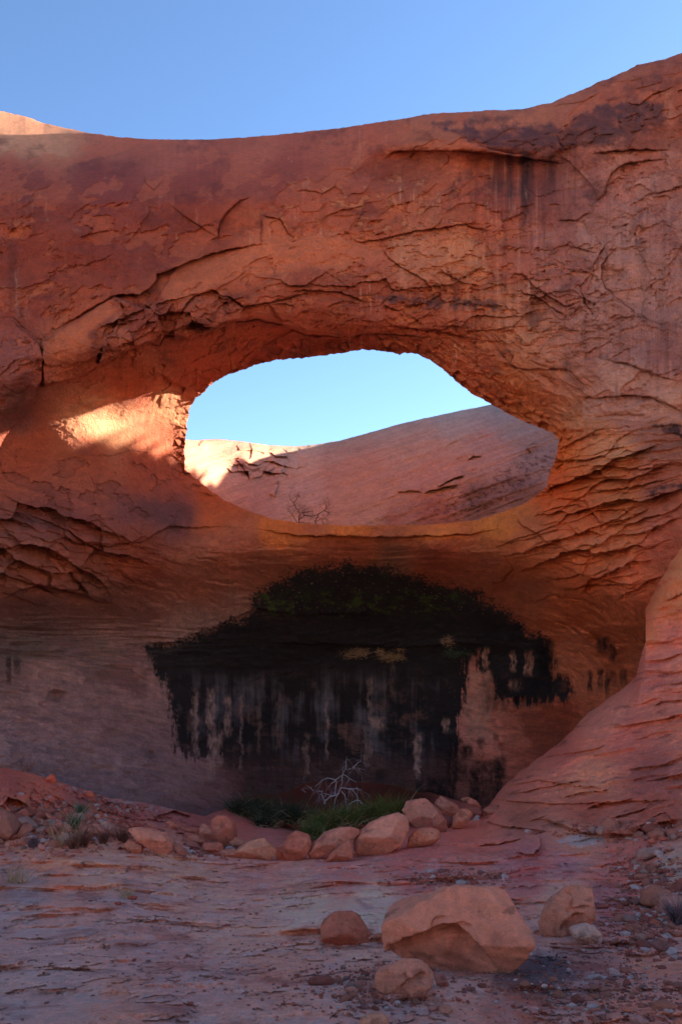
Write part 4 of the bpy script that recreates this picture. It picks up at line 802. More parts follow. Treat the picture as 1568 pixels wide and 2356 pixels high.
# wide desert floor around and behind, with an unseen mesa added opposite to bounce warm light
n = 160
gx = np.sign(np.linspace(-1, 1, n))*np.abs(np.linspace(-1, 1, n))**2.2*1400
gy = gx.copy()
PX, PY = np.meshgrid(gx, gy)
PZ = np.where(PY > 0, -1.95-0.17*np.minimum(PY, 30), -1.95) - 0.9*sst(0, 3, PY) - 1.2*sst(6, 14, PY) + 0*PX
PZ = PZ + 22*sst(-24, -58, PY)*(0.8+0.35*fbm(PX/60, PY/60, 401, 4)) + 0.6*fbm(PX/20, PY/20, 403, 3)*sst(-2, -12, PY)
co = np.stack([PX, PY, PZ], -1).reshape(-1, 3)
idx = np.arange(n*n).reshape(n, n)
q = np.stack([idx[:-1, :-1], idx[:-1, 1:], idx[1:, 1:], idx[1:, :-1]], -1).reshape(-1, 4)
cc = np.tile(lin(222, 184, 156), (len(co), 1))
o = link('terrain', mesh_from('terrain', co, q, cc), M_GROUND); tag(o, kind='structure')

# ================================================================== LOOSE ROCKS
def gdepth(u, v):
    j = int(np.clip(np.searchsorted(gu, u), 1, len(gu)-1)); i = int(np.clip(np.searchsorted(gv, v), 1, len(gv)-1))
    return float(G.D[i, j])
def n3(P, s, seed, o=4):
    x, y, z = (P*s).T
    return (fbm(x, y+5, seed, o) + fbm(y+3, z, seed+1, o) + fbm(z+9, x, seed+2, o))/1.7
_ico = {}
def ico(k):
    if k not in _ico:
        b = bmesh.new(); bmesh.ops.create_icosphere(b, subdivisions=k, radius=1)
        _ico[k] = (np.array([v.co[:] for v in b.verts]), np.array([[v.index for v in f.verts] for f in b.faces])); b.free()
    return _ico[k]
def hull2(P):
    P = sorted(map(tuple, P))
    def half(P):
        h = []
        for p in P:
            while len(h) > 1 and (h[-1][0]-h[-2][0])*(p[1]-h[-2][1])-(h[-1][1]-h[-2][1])*(p[0]-h[-2][0]) <= 0: h.pop()
            h.append(p)
        return h[:-1]
    return half(P)+half(P[::-1])
M_BOULDER = rock_mat('boulder_sandstone', 2.4, 0.05, 0.14)
def boulder_mesh(name, out, yc, deep, level, seed, colr, p=90, rough=0.035, cuts=(), pale=0.0):
    """out: outline in local x,z; deep: half thickness; facets from tangent planes of the outline"""
    rs = np.random.RandomState(seed)
    H = hull2(out); c = np.mean(H, 0); H = np.array(H)
    planes = []
    while len(H) > (15 if cuts else 9):
        ar = [abs((H[i-1][0]-H[i][0])*(H[(i+1) % len(H)][1]-H[i][1])-(H[i-1][1]-H[i][1])*(H[(i+1) % len(H)][0]-H[i][0])) for i in range(len(H))]
        H = np.delete(H, int(np.argmin(ar)), 0)
    n = len(H)
    for i in range(n):
        a, b = H[i], H[(i+1) % n]
        e = b-a; L = np.hypot(*e)
        if L < 1e-6: continue
        nn = np.array([e[1], -e[0]])/L; d = float(np.dot(nn, a-c))
        if d <= 0: continue
        planes.append((nn[0], 0, nn[1], d))
        for sgn in (-1, 1):
            if rs.rand() < 0.62: continue
            t = rs.uniform(0.35, 1.1)*sgn
            q = np.array([nn[0], t, nn[1]]); ln = np.linalg.norm(q)
            planes.append((*(q/ln), (d + abs(t)*deep*rs.uniform(0.5, 0.85))/ln))
    ex0 = np.ptp(H[:, 0])/2; ez0 = np.ptp(H[:, 1])/2
    for sd_ in (-1, 1):                      # broken faces meeting in a ridge, front and back
        Rp = np.array([rs.uniform(-.35, .35)*ex0, sd_*deep, rs.uniform(-.25, .3)*ez0])
        kz = min(1.3, 1.5*deep/ez0); kx = min(1.0, 1.3*deep/ex0)
        for q in ((rs.uniform(-.3, .3)*kx, sd_, rs.uniform(.55, .9)*kz), (rs.uniform(-.3, .3)*kx, sd_, -rs.uniform(.45, .85)*kz), (rs.choice([-1, 1])*rs.uniform(.6, 1)*kx, sd_, rs.uniform(-.2, .3))):
            q = np.array(q); q /= np.linalg.norm(q)
            keepd = float(max(q[0]*(h_[0]-c[0]) + q[2]*(h_[1]-c[1]) for h_ in H))*0.97
            planes.append((*q, max(float(q @ Rp)*rs.uniform(0.93, 1.0), keepd)))
    Pb = np.array(planes)
    def support(q):
        t = np.clip(V0_ @ Pb[:, :3].T, 0, None)/Pb[:, 3]
        return float((V0_/t.max(1)[:, None] @ q).max())
    V0_ = ico(3)[0]
    for _ in range(6):
        q = rs.normal(size=3); q[1] = -abs(q[1]) if rs.rand() < 0.7 else q[1]; q /= np.linalg.norm(q)
        keepd = float(max(q[0]*(h_[0]-c[0]) + q[2]*(h_[1]-c[1]) for h_ in H))*0.93
        planes.append((*q, max(support(q)*rs.uniform(0.8, 0.93), keepd)))
    Pn = np.array([q for q in planes if q[3] > 0.12*min(deep, ex0, ez0)])
    V_, F_ = ico(level)
    ex = np.ptp(H[:, 0])/2; ez = np.ptp(H[:, 1])/2
    D_ = V_*np.array([ex, deep, ez]); D_ /= np.linalg.norm(D_, axis=1)[:, None]
    dots = np.clip(D_ @ Pn[:, :3].T, 0, None)/Pn[:, 3]
    mxd = dots.max(1, keepdims=True)
    r = 1/(mxd[:, 0]*(((dots/mxd)**(p*1.6)).sum(1))**(1/(p*1.6)))
    sz = min(ex, ez, deep)*2
    P = D_*r[:, None]
    k = 1.0/max(sz, 0.05)
    bed = P @ np.array([0.25, 0.2, 0.94]); dn = 0.045*n3(P+seed, k*0.9, seed, 3) + rough*n3(P+seed*2, k*4, seed+7, 4) + 0.03*fbm(bed*k*9+n3(P, k*1.5, seed+5, 2), P[:, 0]*k, seed+6, 2)
    P = P + D_*(dn*sz)[:, None]
    P = P + np.array([c[0], yc, c[1]])
    if cuts:
        yd = P[:, 1]*CP + P[:, 2]*SP
        zu = -P[:, 1]*SP + P[:, 2]*CP
        uu = P[:, 0]/yd*FOC + W0/2; vv = H0/2 - zu/yd*FOC
        fr_ = D_[:, 1] < 0.25
        for (pts, hh, L, low) in cuts:
            uw = uu + 3*fbm(uu/20, vv/20, 3); vw = vv + 3*fbm(uu/20, vv/20, 4)
            d, sg, f = segdist(uw, vw, pts)
            _, s0, _ = segdist(np.array([low[0]], F32), np.array([low[1]], F32), pts)
            tp = sst(0, 0.2, f)*sst(0, 0.2, 1-f)
            P[:, 1] += np.where((sg == s0[0]) & fr_, hh*np.clip(1-d/(2.2*L), 0, 1)*tp, 0) + np.where(fr_, hh*0.35*np.exp(-(d/1.6)**2)*tp, 0)
    nz = n3(P, 1.3*k, seed+11, 4)
    cl = np.tile(lin(*colr)*np.array([1.16, 1.2, 1.2], F32), (len(P), 1))*(1+0.3*nz+0.3*n3(P, 7*k, seed+13, 4))[:, None]
    top = sst(0.1, 0.9, D_[:, 2])
    cl = mix(cl, lin(214, 150, 120), np.clip(sst(0.0, 0.5, n3(P, 2*k, seed+17, 4))*0.6 + pale, 0, 1), 0.4)
    cl = mix(cl, lin(120, 60, 48), sst(0.15, 0.5, n3(P, 1.7*k, seed+19, 4)), 0.5)
    cl = mix(cl, lin(96, 58, 50), sst(0.3, 0.5, n3(P*np.array([1, 1, 2.5]), 4*k, seed+23, 4)), 0.5)
    return mesh_from(name, P, F_, cl)
ZT = {1: (0, 1725.6, .2568), 2: (258.8, 1811.9, .2568), 3: (604, 1811.9, .2568), 4: (920.3, 1783.1, .2568), 5: (690.2, 1984.5, .36686), 6: (1150.4, 1898.2, .26633), 0: (0, 0, 1), 7: (488.9, 1696.8, .29347), 8: (604, 1092.9, .14674)}
def zt(z, pts):
    a, b, k = ZT[z]; return [(a+x*k, b+y*k) for x, y in pts]
def boulder(z, pts, label, colr=(200, 112, 80), deep=0.8, level=4, name='boulder', D=None, seed=None, p=90, rough=0.035, cuts=(), group=None, pale=0.0, push=0.6, tilt=0):
    P = zt(z, pts)
    us = [a for a, b in P]; vs_ = [b for a, b in P]
    vb = max(vs_); ub = (min(us)+max(us))/2
    d = D if D else gdepth(ub, vb-2)
    wpx = min(max(us)-min(us), max(vs_)-min(vs_))
    half = wpx/FOC*d/2*deep
    yc = d + half*push
    out = []
    for a, b in P:
        q = at(a, b, yc); out.append((q.x, q.z))
    ctr = np.mean(out, 0); base = min(b for a, b in out)
    seed = seed if seed is not None else int(abs(P[0][0]*7+P[0][1]*3)) % 997
    o_l = [(a-ctr[0], b-base) for a, b in out]
    me = boulder_mesh(name, o_l, 0.0, half, level, seed, colr, p, rough, (), pale) if not cuts else boulder_mesh(name, out, yc, half, level, seed, colr, p, rough, cuts, pale)
    o = link(name, me, M_BOULDER)
    if cuts:
        co = np.empty(len(me.vertices)*3, F32); me.vertices.foreach_get('co', co); co = co.reshape(-1, 3) - np.array([ctr[0], yc, base], F32)
        me.vertices.foreach_set('co', co.ravel()); me.update()
    o.location = (ctr[0], yc, base)
    tag(o, label, 'boulder' if name == 'boulder' else 'rock', group)
    return o
ROW = 'boulders lined up along the edge of the pool basin'
TAN = (206, 126, 98)
boulder(0, [(879, 2120), (866, 2175), (884, 2188), (924, 2198), (1009, 2232), (1044, 2262), (1089, 2277), (1124, 2267), (1164, 2247), (1199, 2202), (1216, 2165), (1204, 2113), (1168, 2065), (1144, 2040), (1095, 2036), (1039, 2038), (999, 2055), (934, 2093)],
        'largest boulder in the foreground, tan, with a long crack across its left side', (208, 126, 98), 0.75, 6, p=90, rough=0.03, D=8.6, seed=5,
        cuts=[([(884, 2172), (905, 2176), (925, 2165), (950, 2155), (990, 2142), (1020, 2128), (1045, 2127), (1075, 2150), (1110, 2190), (1150, 2238)], 0.34, 70, (960, 2190)),
              ([(990, 2145), (993, 2120), (1005, 2110), (1030, 2108)], 0.04, 18, (1000, 2135)),
              ([(1000, 2162), (1040, 2148), (1065, 2138)], 0.05, 24, (1040, 2170)),
              ([(1045, 2126), (1065, 2122), (1085, 2132)], 0.05, 14, (1065, 2145))], pale=0.3)
boulder(5, [(130, 400), (180, 330), (230, 300), (330, 290), (360, 330), (440, 440), (465, 490), (455, 515), (330, 535), (210, 530), (145, 495)], 'rounded dark orange boulder just left of the largest foreground boulder', (186, 100, 74), 0.8, 5)
boulder(5, [(450, 740), (490, 670), (620, 610), (700, 590), (770, 620), (780, 670), (842, 715), (830, 760), (770, 820), (740, 870), (690, 872), (560, 830), (460, 790)], 'flat split slab leaning in front of the largest foreground boulder', (196, 124, 98), 0.6, 5, p=90,
        cuts=[(zt(5, [(580, 810), (640, 770), (700, 730), (760, 690), (800, 690)]), 0.06, 16, zt(5, [(740, 800)])[0]), (zt(5, [(660, 690), (670, 720), (700, 735)]), 0.03, 10, zt(5, [(650, 740)])[0])])
boulder(5, [(840, 700), (900, 700), (935, 770), (915, 785), (850, 755)], 'small flat stone wedged beneath the largest foreground boulder', (170, 104, 88), 0.8, 4, 'rock')
boulder(5, [(360, 1030), (400, 975), (450, 948), (530, 946), (556, 1000), (570, 1090), (370, 1090)], 'pale boulder cut off by the bottom edge of the picture', (206, 136, 104), 0.8, 4)
boulder(5, [(868, 905), (900, 890), (945, 905), (960, 935), (930, 955), (880, 945)], 'egg-shaped stone on the sand below the split slab', (196, 122, 96), 1, 4, 'rock')
boulder(5, [(792, 915), (840, 895), (868, 910), (870, 940), (830, 935)], 'small blocky stone touching the egg-shaped stone', (186, 116, 96), 1, 4, 'rock')
boulder(5, [(280, 790), (330, 775), (370, 800), (350, 825), (290, 822)], 'flat tan stone left of the split slab', (190, 120, 98), 1, 3, 'rock')
boulder(6, [(318, 840), (400, 700), (450, 630), (560, 520), (680, 512), (800, 535), (814, 600), (805, 720), (760, 830), (600, 900), (520, 940), (430, 978), (345, 940)], 'upright blocky boulder right of the largest foreground boulder', (202, 124, 96), 0.8, 5, p=90,
        cuts=[(zt(6, [(540, 560), (620, 630), (590, 720), (560, 760)]), 0.05, 16, zt(6, [(680, 700)])[0]), (zt(6, [(600, 740), (660, 720), (720, 700), (800, 700)]), 0.05, 14, zt(6, [(700, 780)])[0]), (zt(6, [(500, 940), (560, 840), (620, 790), (760, 760)]), 0.12, 26, zt(6, [(680, 860)])[0])])
boulder(6, [(603, 905), (640, 872), (740, 853), (820, 880), (892, 960), (880, 1000), (740, 1050), (660, 1022)], 'pale cracked stone leaning on the upright blocky boulder', (206, 160, 138), 0.9, 5, pale=0.5, name='rock')
for pts, lab, c in [([(1283, 835), (1320, 808), (1380, 840), (1397, 880), (1330, 882)], 'orange block stone near the purple grass at the right edge', (190, 100, 74)),
                 ([(1158, 965), (1200, 930), (1300, 960), (1272, 1002), (1180, 997)], 'two-toned stone right of the pale cracked stone', (176, 122, 102)),
                 ([(1268, 1020), (1380, 990), (1500, 1060), (1430, 1106), (1340, 1072)], 'dark flat slab lying near the right edge', (136, 86, 76)),
                 ([(920, 1240), (950, 1230), (1030, 1270), (1022, 1322), (940, 1292)], 'pale squarish stone on bare rock below the pale cracked stone', (200, 150, 138)),
                 ([(920, 1315), (960, 1310), (1020, 1335), (990, 1355), (930, 1335)], 'thin dark chip beside the pale squarish stone', (150, 90, 84)),
                 ([(568, 1242), (590, 1232), (627, 1265), (600, 1286), (575, 1265)], 'small white stone in the dark patch', (206, 164, 156)),
                 ([(208, 1100), (250, 1085), (282, 1118), (240, 1141)], 'white angular stone at the right foot of the largest boulder', (214, 176, 164)),
                 ([(1365, 650), (1415, 585), (1560, 600), (1580, 735), (1480, 748), (1368, 725)], 'thick flat slab at the right edge among rubble', (184, 118, 100)),
                 ([(1000, 1060), (1040, 1050), (1066, 1082), (1010, 1088)], 'grey pebble on smooth red rock', (160, 120, 118)),
                 ([(845, 800), (905, 790), (990, 815), (900, 822)], 'thin dark slab lying right of the upright blocky boulder', (130, 84, 78)),
                 ([(1095, 828), (1120, 820), (1175, 835), (1130, 848)], 'thin red chip between the slab and the orange block stone', (176, 88, 72)),
                 ([(820, 690), (900, 672), (960, 690), (900, 728), (825, 725)], 'low dark red rock touching the upright blocky boulder', (150, 76, 66)),
                 ([(1410, 570), (1430, 553), (1490, 580), (1480, 612), (1415, 605)], 'brown stone resting on the thick flat slab', (170, 104, 88)),
                 ([(1270, 135), (1310, 108), (1350, 150), (1330, 178), (1285, 165)], 'round orange stone below the bank at the right', (190, 100, 76)),
                 ([(1350, 110), (1410, 95), (1455, 130), (1400, 145)], 'flat red stone beside the round orange stone', (180, 92, 72)),
                 ([(1310, 70), (1360, 50), (1420, 65), (1400, 98), (1330, 95)], 'pale yellowish block in the bank at the right', (190, 146, 110)),
                 ([(1130, 690), (1150, 686), (1210, 740), (1190, 745)], 'red chip standing on edge right of the upright blocky boulder', (176, 90, 76)),
                 ([(535, 1588), (565, 1570), (602, 1586), (570, 1602)], 'orange pebble near the bottom edge, right of the largest boulder', (196, 108, 80)),
                 ([(750, 1590), (860, 1580), (865, 1620), (780, 1630)], 'flat orange slab near the bottom edge', (186, 108, 86)),
                 ([(800, 1630), (900, 1605), (920, 1650), (850, 1660)], 'flat grey-pink slab near the bottom edge', (176, 126, 118)),
                 ([(1040, 1575), (1090, 1560), (1140, 1600), (1100, 1630), (1050, 1610)], 'tan block near the bottom right corner', (184, 112, 90)),
                 ([(730, 1650), (790, 1650), (850, 1685), (800, 1700)], 'dark red slab at the very bottom, right of centre', (160, 86, 72)),
                 ([(1490, 1700), (1540, 1675), (1600, 1700), (1590, 1760), (1500, 1750)], 'tan block in the bottom right corner', (190, 112, 86)),
                 ([(1100, 1660), (1180, 1640), (1280, 1690), (1200, 1730), (1120, 1710)], 'pale flat slab near the bottom right corner', (176, 124, 112))]:
    boulder(6, pts, lab, c, 0.9, 4, 'rock')
for z, pts, lab, c, dp in [
    (2, [(120, 375), (245, 350), (440, 395), (500, 450), (547, 500), (540, 580), (480, 612), (410, 614), (360, 570), (270, 480), (190, 430)], 'broad flat orange slab leaning at the left end of the boulder row', TAN, 0.7),
    (2, [(98, 510), (150, 470), (272, 515), (266, 570), (235, 592), (160, 577)], 'small block left of the broad leaning slab', (204, 124, 94), 0.9),
    (2, [(475, 310), (500, 290), (611, 340), (606, 377), (540, 367), (480, 345)], 'oblong block under the dark overhang at the left', (196, 112, 84), 0.9),
    (2, [(610, 355), (785, 362), (792, 425), (700, 416), (620, 382)], 'flat slab behind the pointed standing boulder', (184, 98, 74), 0.9),
    (2, [(875, 290), (940, 248), (1010, 243), (1060, 275), (1095, 330), (1112, 420), (1090, 545), (990, 548), (940, 460), (885, 380)], 'tall rounded boulder split by a vertical crack', (196, 110, 84), 0.9),
    (2, [(790, 330), (818, 320), (900, 385), (945, 450), (947, 497), (850, 494), (790, 440), (783, 380)], 'pointed standing boulder left of the tall split one', TAN, 0.8),
    (2, [(635, 415), (700, 408), (790, 440), (836, 480), (828, 537), (760, 522), (700, 470), (645, 452)], 'slanting oblong rock in front of the flat slab', (186, 106, 82), 0.9),
    (2, [(645, 480), (740, 485), (765, 520), (803, 562), (720, 562), (660, 530)], 'rough brown rock under the slanting oblong one', (170, 98, 80), 0.9),
    (2, [(810, 498), (975, 491), (992, 540), (960, 602), (850, 594), (812, 540)], 'square block with a notched corner in the row', (190, 104, 80), 0.9),
    (2, [(540, 495), (600, 508), (650, 570), (664, 605), (630, 617), (585, 590), (550, 530)], 'dark tilted slab against the broad leaning slab', (176, 110, 90), 0.6),
    (2, [(1040, 480), (1085, 438), (1150, 460), (1192, 490), (1150, 560), (1085, 552)], 'small angular block between the tall split boulder and the long low one', (204, 124, 94), 0.9),
    (2, [(1100, 570), (1200, 490), (1290, 455), (1360, 449), (1430, 510), (1467, 560), (1455, 620), (1380, 652), (1250, 652), (1105, 630)], 'long low boulder left of the cut-off cylinder boulder', (206, 132, 100), 0.9),
    (2, [(947, 585), (985, 555), (1110, 548), (1118, 627), (1000, 620), (948, 614)], 'low tapering stone at the left tip of the long low boulder', TAN, 0.9),
    (3, [(114, 535), (196, 528), (198, 655), (130, 652)], 'small upright block beside the cut-off cylinder boulder', (196, 104, 78), 0.9),
    (3, [(190, 490), (240, 430), (300, 389), (360, 400), (430, 438), (447, 490), (400, 590), (340, 662), (200, 657), (183, 570)], 'boulder like a cut-off cylinder with a round pale end', (200, 110, 82), 1.0),
    (3, [(826, 315), (880, 292), (917, 305), (905, 350), (870, 380), (820, 355)], 'small knob of rock behind the two longest boulders', (200, 118, 90), 0.9),
    (3, [(405, 570), (450, 505), (560, 410), (690, 350), (800, 348), (880, 380), (882, 410), (780, 470), (640, 565), (470, 620), (420, 657), (399, 640)], 'long slanting boulder in the middle of the row', TAN, 0.9),
    (3, [(556, 667), (600, 600), (660, 540), (780, 462), (803, 560), (808, 627), (740, 647), (640, 657)], 'wedge-shaped boulder under the two longest ones', (196, 110, 82), 0.8),
    (3, [(778, 560), (790, 490), (850, 420), (940, 330), (1050, 270), (1230, 220), (1282, 250), (1322, 370), (1290, 480), (1240, 542), (1050, 592), (840, 615), (798, 602)], 'largest boulder of the row, a smooth slanting cylinder', (212, 134, 104), 0.95),
    (4, [(395, 355), (470, 378), (478, 440), (430, 482), (400, 430)], 'dark block half hidden between two boulders at the right end', (130, 74, 62), 0.9),
    (4, [(340, 330), (412, 400), (416, 500), (385, 523), (300, 500), (280, 420)], 'brown lower rock under the big squarish boulder', (184, 106, 82), 0.9),
    (4, [(5, 310), (60, 240), (240, 207), (300, 260), (380, 350), (400, 410), (330, 450), (240, 470), (130, 472), (50, 390)], 'big squarish boulder near the right end of the row', (208, 132, 104), 0.95),
    (4, [(58, 642), (75, 570), (140, 490), (200, 474), (330, 475), (377, 547), (350, 587), (210, 622), (100, 652)], 'loaf-shaped boulder under the big squarish one', (206, 124, 92), 0.9),
    (4, [(308, 255), (360, 187), (440, 230), (510, 270), (532, 320), (470, 380), (400, 347), (320, 290)], 'angular boulder crossed by a pale stripe', (206, 128, 100), 0.9),
    (4, [(460, 482), (480, 390), (530, 310), (600, 301), (657, 345), (620, 395), (540, 462), (475, 490)], 'leaning boulder at the right end of the row', (208, 124, 92), 0.8),
    (4, [(593, 240), (630, 206), (690, 235), (724, 290), (680, 302), (610, 272)], 'small block farthest right in the row', (206, 122, 94), 0.9),
    (4, [(538, 215), (600, 194), (632, 205), (600, 237), (560, 237)], 'small stone on top of the rubble at the right end', (204, 126, 98), 0.9),
    (1, [(-190, 650), (-100, 520), (-20, 495), (60, 560), (110, 640), (137, 730), (100, 790), (0, 838), (-140, 840)], 'big rounded boulder cut off by the left edge', (164, 104, 84), 0.9)]:
    boulder(z, pts, lab, c, dp, 5, group=ROW if z != 1 else None, p=90, rough=0.03)
for pts, lab, c in [([(560, 660), (600, 653), (646, 700), (642, 745), (568, 740)], 'square tan block in the rubble bank at the left', (196, 122, 96)),
                 ([(615, 590), (690, 558), (712, 590), (640, 607)], 'pale flat stone above the small green plant', (206, 144, 116)),
                 ([(735, 600), (770, 550), (802, 590), (803, 622)], 'small pointed stone right of the upper green plant', (196, 116, 88)),
                 ([(685, 415), (730, 385), (772, 420), (700, 447)], 'left one of the stones piled on the bank', (196, 96, 72)),
                 ([(745, 375), (820, 362), (865, 420), (790, 437), (765, 405)], 'topmost of the stones piled on the bank', (204, 106, 78)),
                 ([(775, 430), (862, 422), (874, 462), (800, 470)], 'dark stone under the topmost piled stone', (164, 80, 66)),
                 ([(758, 478), (840, 483), (860, 545), (800, 535)], 'lowest of the stones piled on the bank', (200, 102, 76)),
                 ([(405, 255), (455, 222), (492, 213), (514, 290), (440, 292)], 'lone orange block on the crest of the bank at the left', (200, 96, 70)),
                 ([(788, 690), (830, 685), (900, 720), (985, 790), (930, 795), (800, 735)], 'lower of two thin parallel slabs in the bank', (190, 116, 92)),
                 ([(815, 655), (880, 665), (950, 720), (1000, 800), (960, 775)], 'upper of two thin parallel slabs in the bank', (196, 122, 98)),
                 ([(885, 645), (960, 635), (1100, 740), (1050, 795), (960, 722)], 'broad grey-tan slab right of the thin parallel slabs', (184, 128, 108)),
                 ([(1145, 640), (1295, 670), (1285, 695), (1180, 697)], 'thin red slab above the broad leaning slab', (180, 88, 72)),
                 ([(395, 550), (555, 640), (500, 645), (425, 592)], 'long thin slab lying in the rubble bank', (190, 108, 86)),
                 ([(495, 640), (555, 640), (545, 740), (515, 745)], 'upright slab left of the square tan block', (180, 104, 86)),
                 ([(720, 680), (790, 685), (785, 760), (735, 762)], 'flat-faced stone under the lower green plant', (176, 98, 80)),
                 ([(345, 870), (365, 835), (410, 880), (380, 898)], 'pale triangular stone beside the purple tuft', (190, 126, 112)),
                 ([(80, 830), (120, 818), (145, 850), (100, 865)], 'orange stone right of the rounded left boulder', (190, 106, 82)),
                 ([(150, 560), (230, 520), (260, 590), (220, 640), (180, 610)], 'cracked brown block high in the rubble bank', (186, 104, 82)),
                 ([(1170, 515), (1230, 520), (1270, 535), (1210, 545)], 'small pale slab on the purple bank', (186, 130, 112)),
                 ([(990, 465), (1070, 475), (1080, 505), (1020, 495)], 'dark slab on the crest of the purple bank', (112, 70, 62)),
                 ([(0, 915), (40, 910), (45, 945), (10, 948)], 'orange pebble at the left edge on bare rock', (190, 92, 70))]:
    boulder(1, pts, lab, c, 0.8, 4, 'rock', p=90)
boulder(0, [(292, 2067), (300, 2060), (318, 2063), (312, 2071)], 'upper of two red chips alone on the slickrock', (170, 78, 60), 1.0, 3, 'rock')
boulder(0, [(262, 2077), (270, 2075), (280, 2080), (272, 2084)], 'lower of two red chips alone on the slickrock', (160, 72, 56), 1.0, 3, 'rock')

# small loose stones, placed by where the picture is littered
rs = np.random.RandomState(12)
protos = [[boulder_mesh('stone', [(math.cos(a)*rs.uniform(.75, 1.1), math.sin(a)*rs.uniform(.4, .8)) for a in np.linspace(0, 6.28, 9)[:-1]], 0, rs.uniform(.5, .9), 3, k+40, c, 90, 0.03) for k in range(3)] for c in [(196, 118, 92), (170, 92, 74), (186, 138, 120)]]
for row in protos:
    for me in row: me.materials.append(M_BOULDER)
AREAS = [(1500, 2050, 70, 90, 40, .10, 'small loose stone in the scree at the right edge', 'loose stones in the scree at the right edge'),
         (1350, 2290, 200, 60, 44, .035, 'small loose stone on the bare rock at bottom right', 'loose stones at bottom right'),
         (850, 2270, 130, 50, 46, .035, 'small loose stone near the split slab', 'loose stones around the split slab'),
         (1450, 2130, 100, 50, 22, .05, 'small loose stone beyond the pale cracked stone', 'loose stones beyond the pale cracked stone'),
         (1450, 1915, 110, 14, 22, .14, 'small loose stone at the foot of the right bank', 'loose stones at the foot of the right bank'),
         (1070, 1868, 40, 14, 16, .16, 'small loose stone in the rubble by the right boulders', 'rubble by the right boulders'),
         (120, 1900, 130, 42, 66, .16, 'small loose stone in the rubble bank at the left', 'loose stones in the left rubble bank'),
         (480, 1955, 100, 14, 22, .13, 'small loose stone between boulders of the row', 'loose stones among the boulder row')]
for (cu, cv, ru, rv, n_, sz, lab, grp) in AREAS:
    for i in range(n_):
        u = cu + rs.normal()*ru*0.55; v = cv + rs.normal()*rv*0.55
        u = min(max(u, -10), 1580); v = min(v, 2350)
        if v < np.interp(u, gu, gb)+10: continue
        d = gdepth(u, v); q = at(u, v, d)
        me = protos[rs.choice([0, 0, 1, 2])][rs.randint(3)]
        o = bpy.data.objects.new('stone', me); col.objects.link(o)
        k = sz*rs.lognormal(0, 0.45)
        o.scale = (k, k, k*0.8); o.rotation_euler = (rs.uniform(-.3, .3), rs.uniform(-.3, .3), rs.uniform(0, 6.28)); o.location = q + Vector((0, 0.0, k*0.15))
        tag(o, lab, 'stone', grp)
# gravel nobody could count
bs_v, bs_f = ico(1)
vv_, ff_, cc_ = [], [], []
cnt = 0
for (cu, cv, ru, rv, n_, sz) in [(1500, 2060, 80, 110, 900, .035), (1380, 2280, 220, 70, 1100, .013), (850, 2270, 150, 55, 700, .013), (1450, 2140, 110, 50, 400, .018), (130, 1900, 150, 45, 1300, .055), (260, 1860, 80, 14, 300, .05), (500, 1958, 110, 14, 300, .05), (1075, 1868, 40, 14, 200, .06), (1440, 1912, 120, 12, 350, .05), (1060, 2022, 110, 16, 350, .03), (784, 2200, 800, 160, 700, .012)]:
    for i in range(n_):
        u = cu + rs.normal()*ru*0.6; v = cv + rs.normal()*rv*0.6
        if v < np.interp(u, gu, gb)+8 or v > 2600: continue
        q = np.array(at(u, v, gdepth(u, v)))
        k = sz*rs.lognormal(0, 0.5)
        P = bs_v*(1+0.35*(rs.rand(len(bs_v), 1)-0.5))*np.array([k, k*rs.uniform(.6, 1), k*rs.uniform(.35, .7)])
        a = rs.uniform(0, 6.28); ca, sa = math.cos(a), math.sin(a)
        P = np.c_[P[:, 0]*ca-P[:, 1]*sa, P[:, 0]*sa+P[:, 1]*ca, P[:, 2]] + q
        vv_.append(P); ff_.append(bs_f+cnt); cnt += len(P)
        c = lin(*[(190, 112, 88), (168, 88, 70), (206, 170, 156), (150, 96, 84)][rs.choice(4, p=[.4, .25, .15, .2])])
        cc_.append(np.tile(c, (len(P), 1)))
o = link('gravel', mesh_from('gravel', np.concatenate(vv_), np.concatenate(ff_), np.concatenate(cc_), False), M_BOULDER); tag(o, kind='stuff')

# ================================================================== PLANTS
def simple_mat(name, c, rough=0.8, var=0.25):
    m = bpy.data.materials.new(name); m.use_nodes = True
    n = m.node_tree; b = n.nodes['Principled BSDF']; b.inputs['Roughness'].default_value = rough; b.inputs['Specular IOR Level'].default_value = 0.2
    tc = n.nodes.new('ShaderNodeTexCoord'); ns = n.nodes.new('ShaderNodeTexNoise'); ns.inputs['Scale'].default_value = 9; ns.inputs['Detail'].default_value = 4
    n.links.new(tc.outputs['Object'], ns.inputs['Vector'])
    cr = n.nodes.new('ShaderNodeValToRGB'); n.links.new(ns.outputs[0], cr.inputs[0])
    c = lin(*c)
    cr.color_ramp.elements[0].position = 0.35; cr.color_ramp.elements[1].position = 0.65
    cr.color_ramp.elements[0].color = (*[float(x*(1-var)) for x in c], 1); cr.color_ramp.elements[1].color = (*[float(min(1, x*(1+var))) for x in c], 1)
    n.links.new(cr.outputs[0], b.inputs['Base Color'])
    return m
M_DEAD = simple_mat('bleached_wood', (160, 150, 148)); M_TWIG = simple_mat('dark_bark', (74, 52, 46))
M_GRASS = simple_mat('green_rush', (86, 94, 42), var=0.35); M_DGRASS = simple_mat('dark_rush', (60, 64, 44), var=0.35)
M_STRAW = simple_mat('dry_straw', (178, 148, 110)); M_BRUSH = simple_mat('brown_brush', (120, 76, 60)); M_SAGE = simple_mat('grey_green_leaves', (86, 104, 78)); M_MAUVE = simple_mat('mauve_grass', (112, 90, 92))
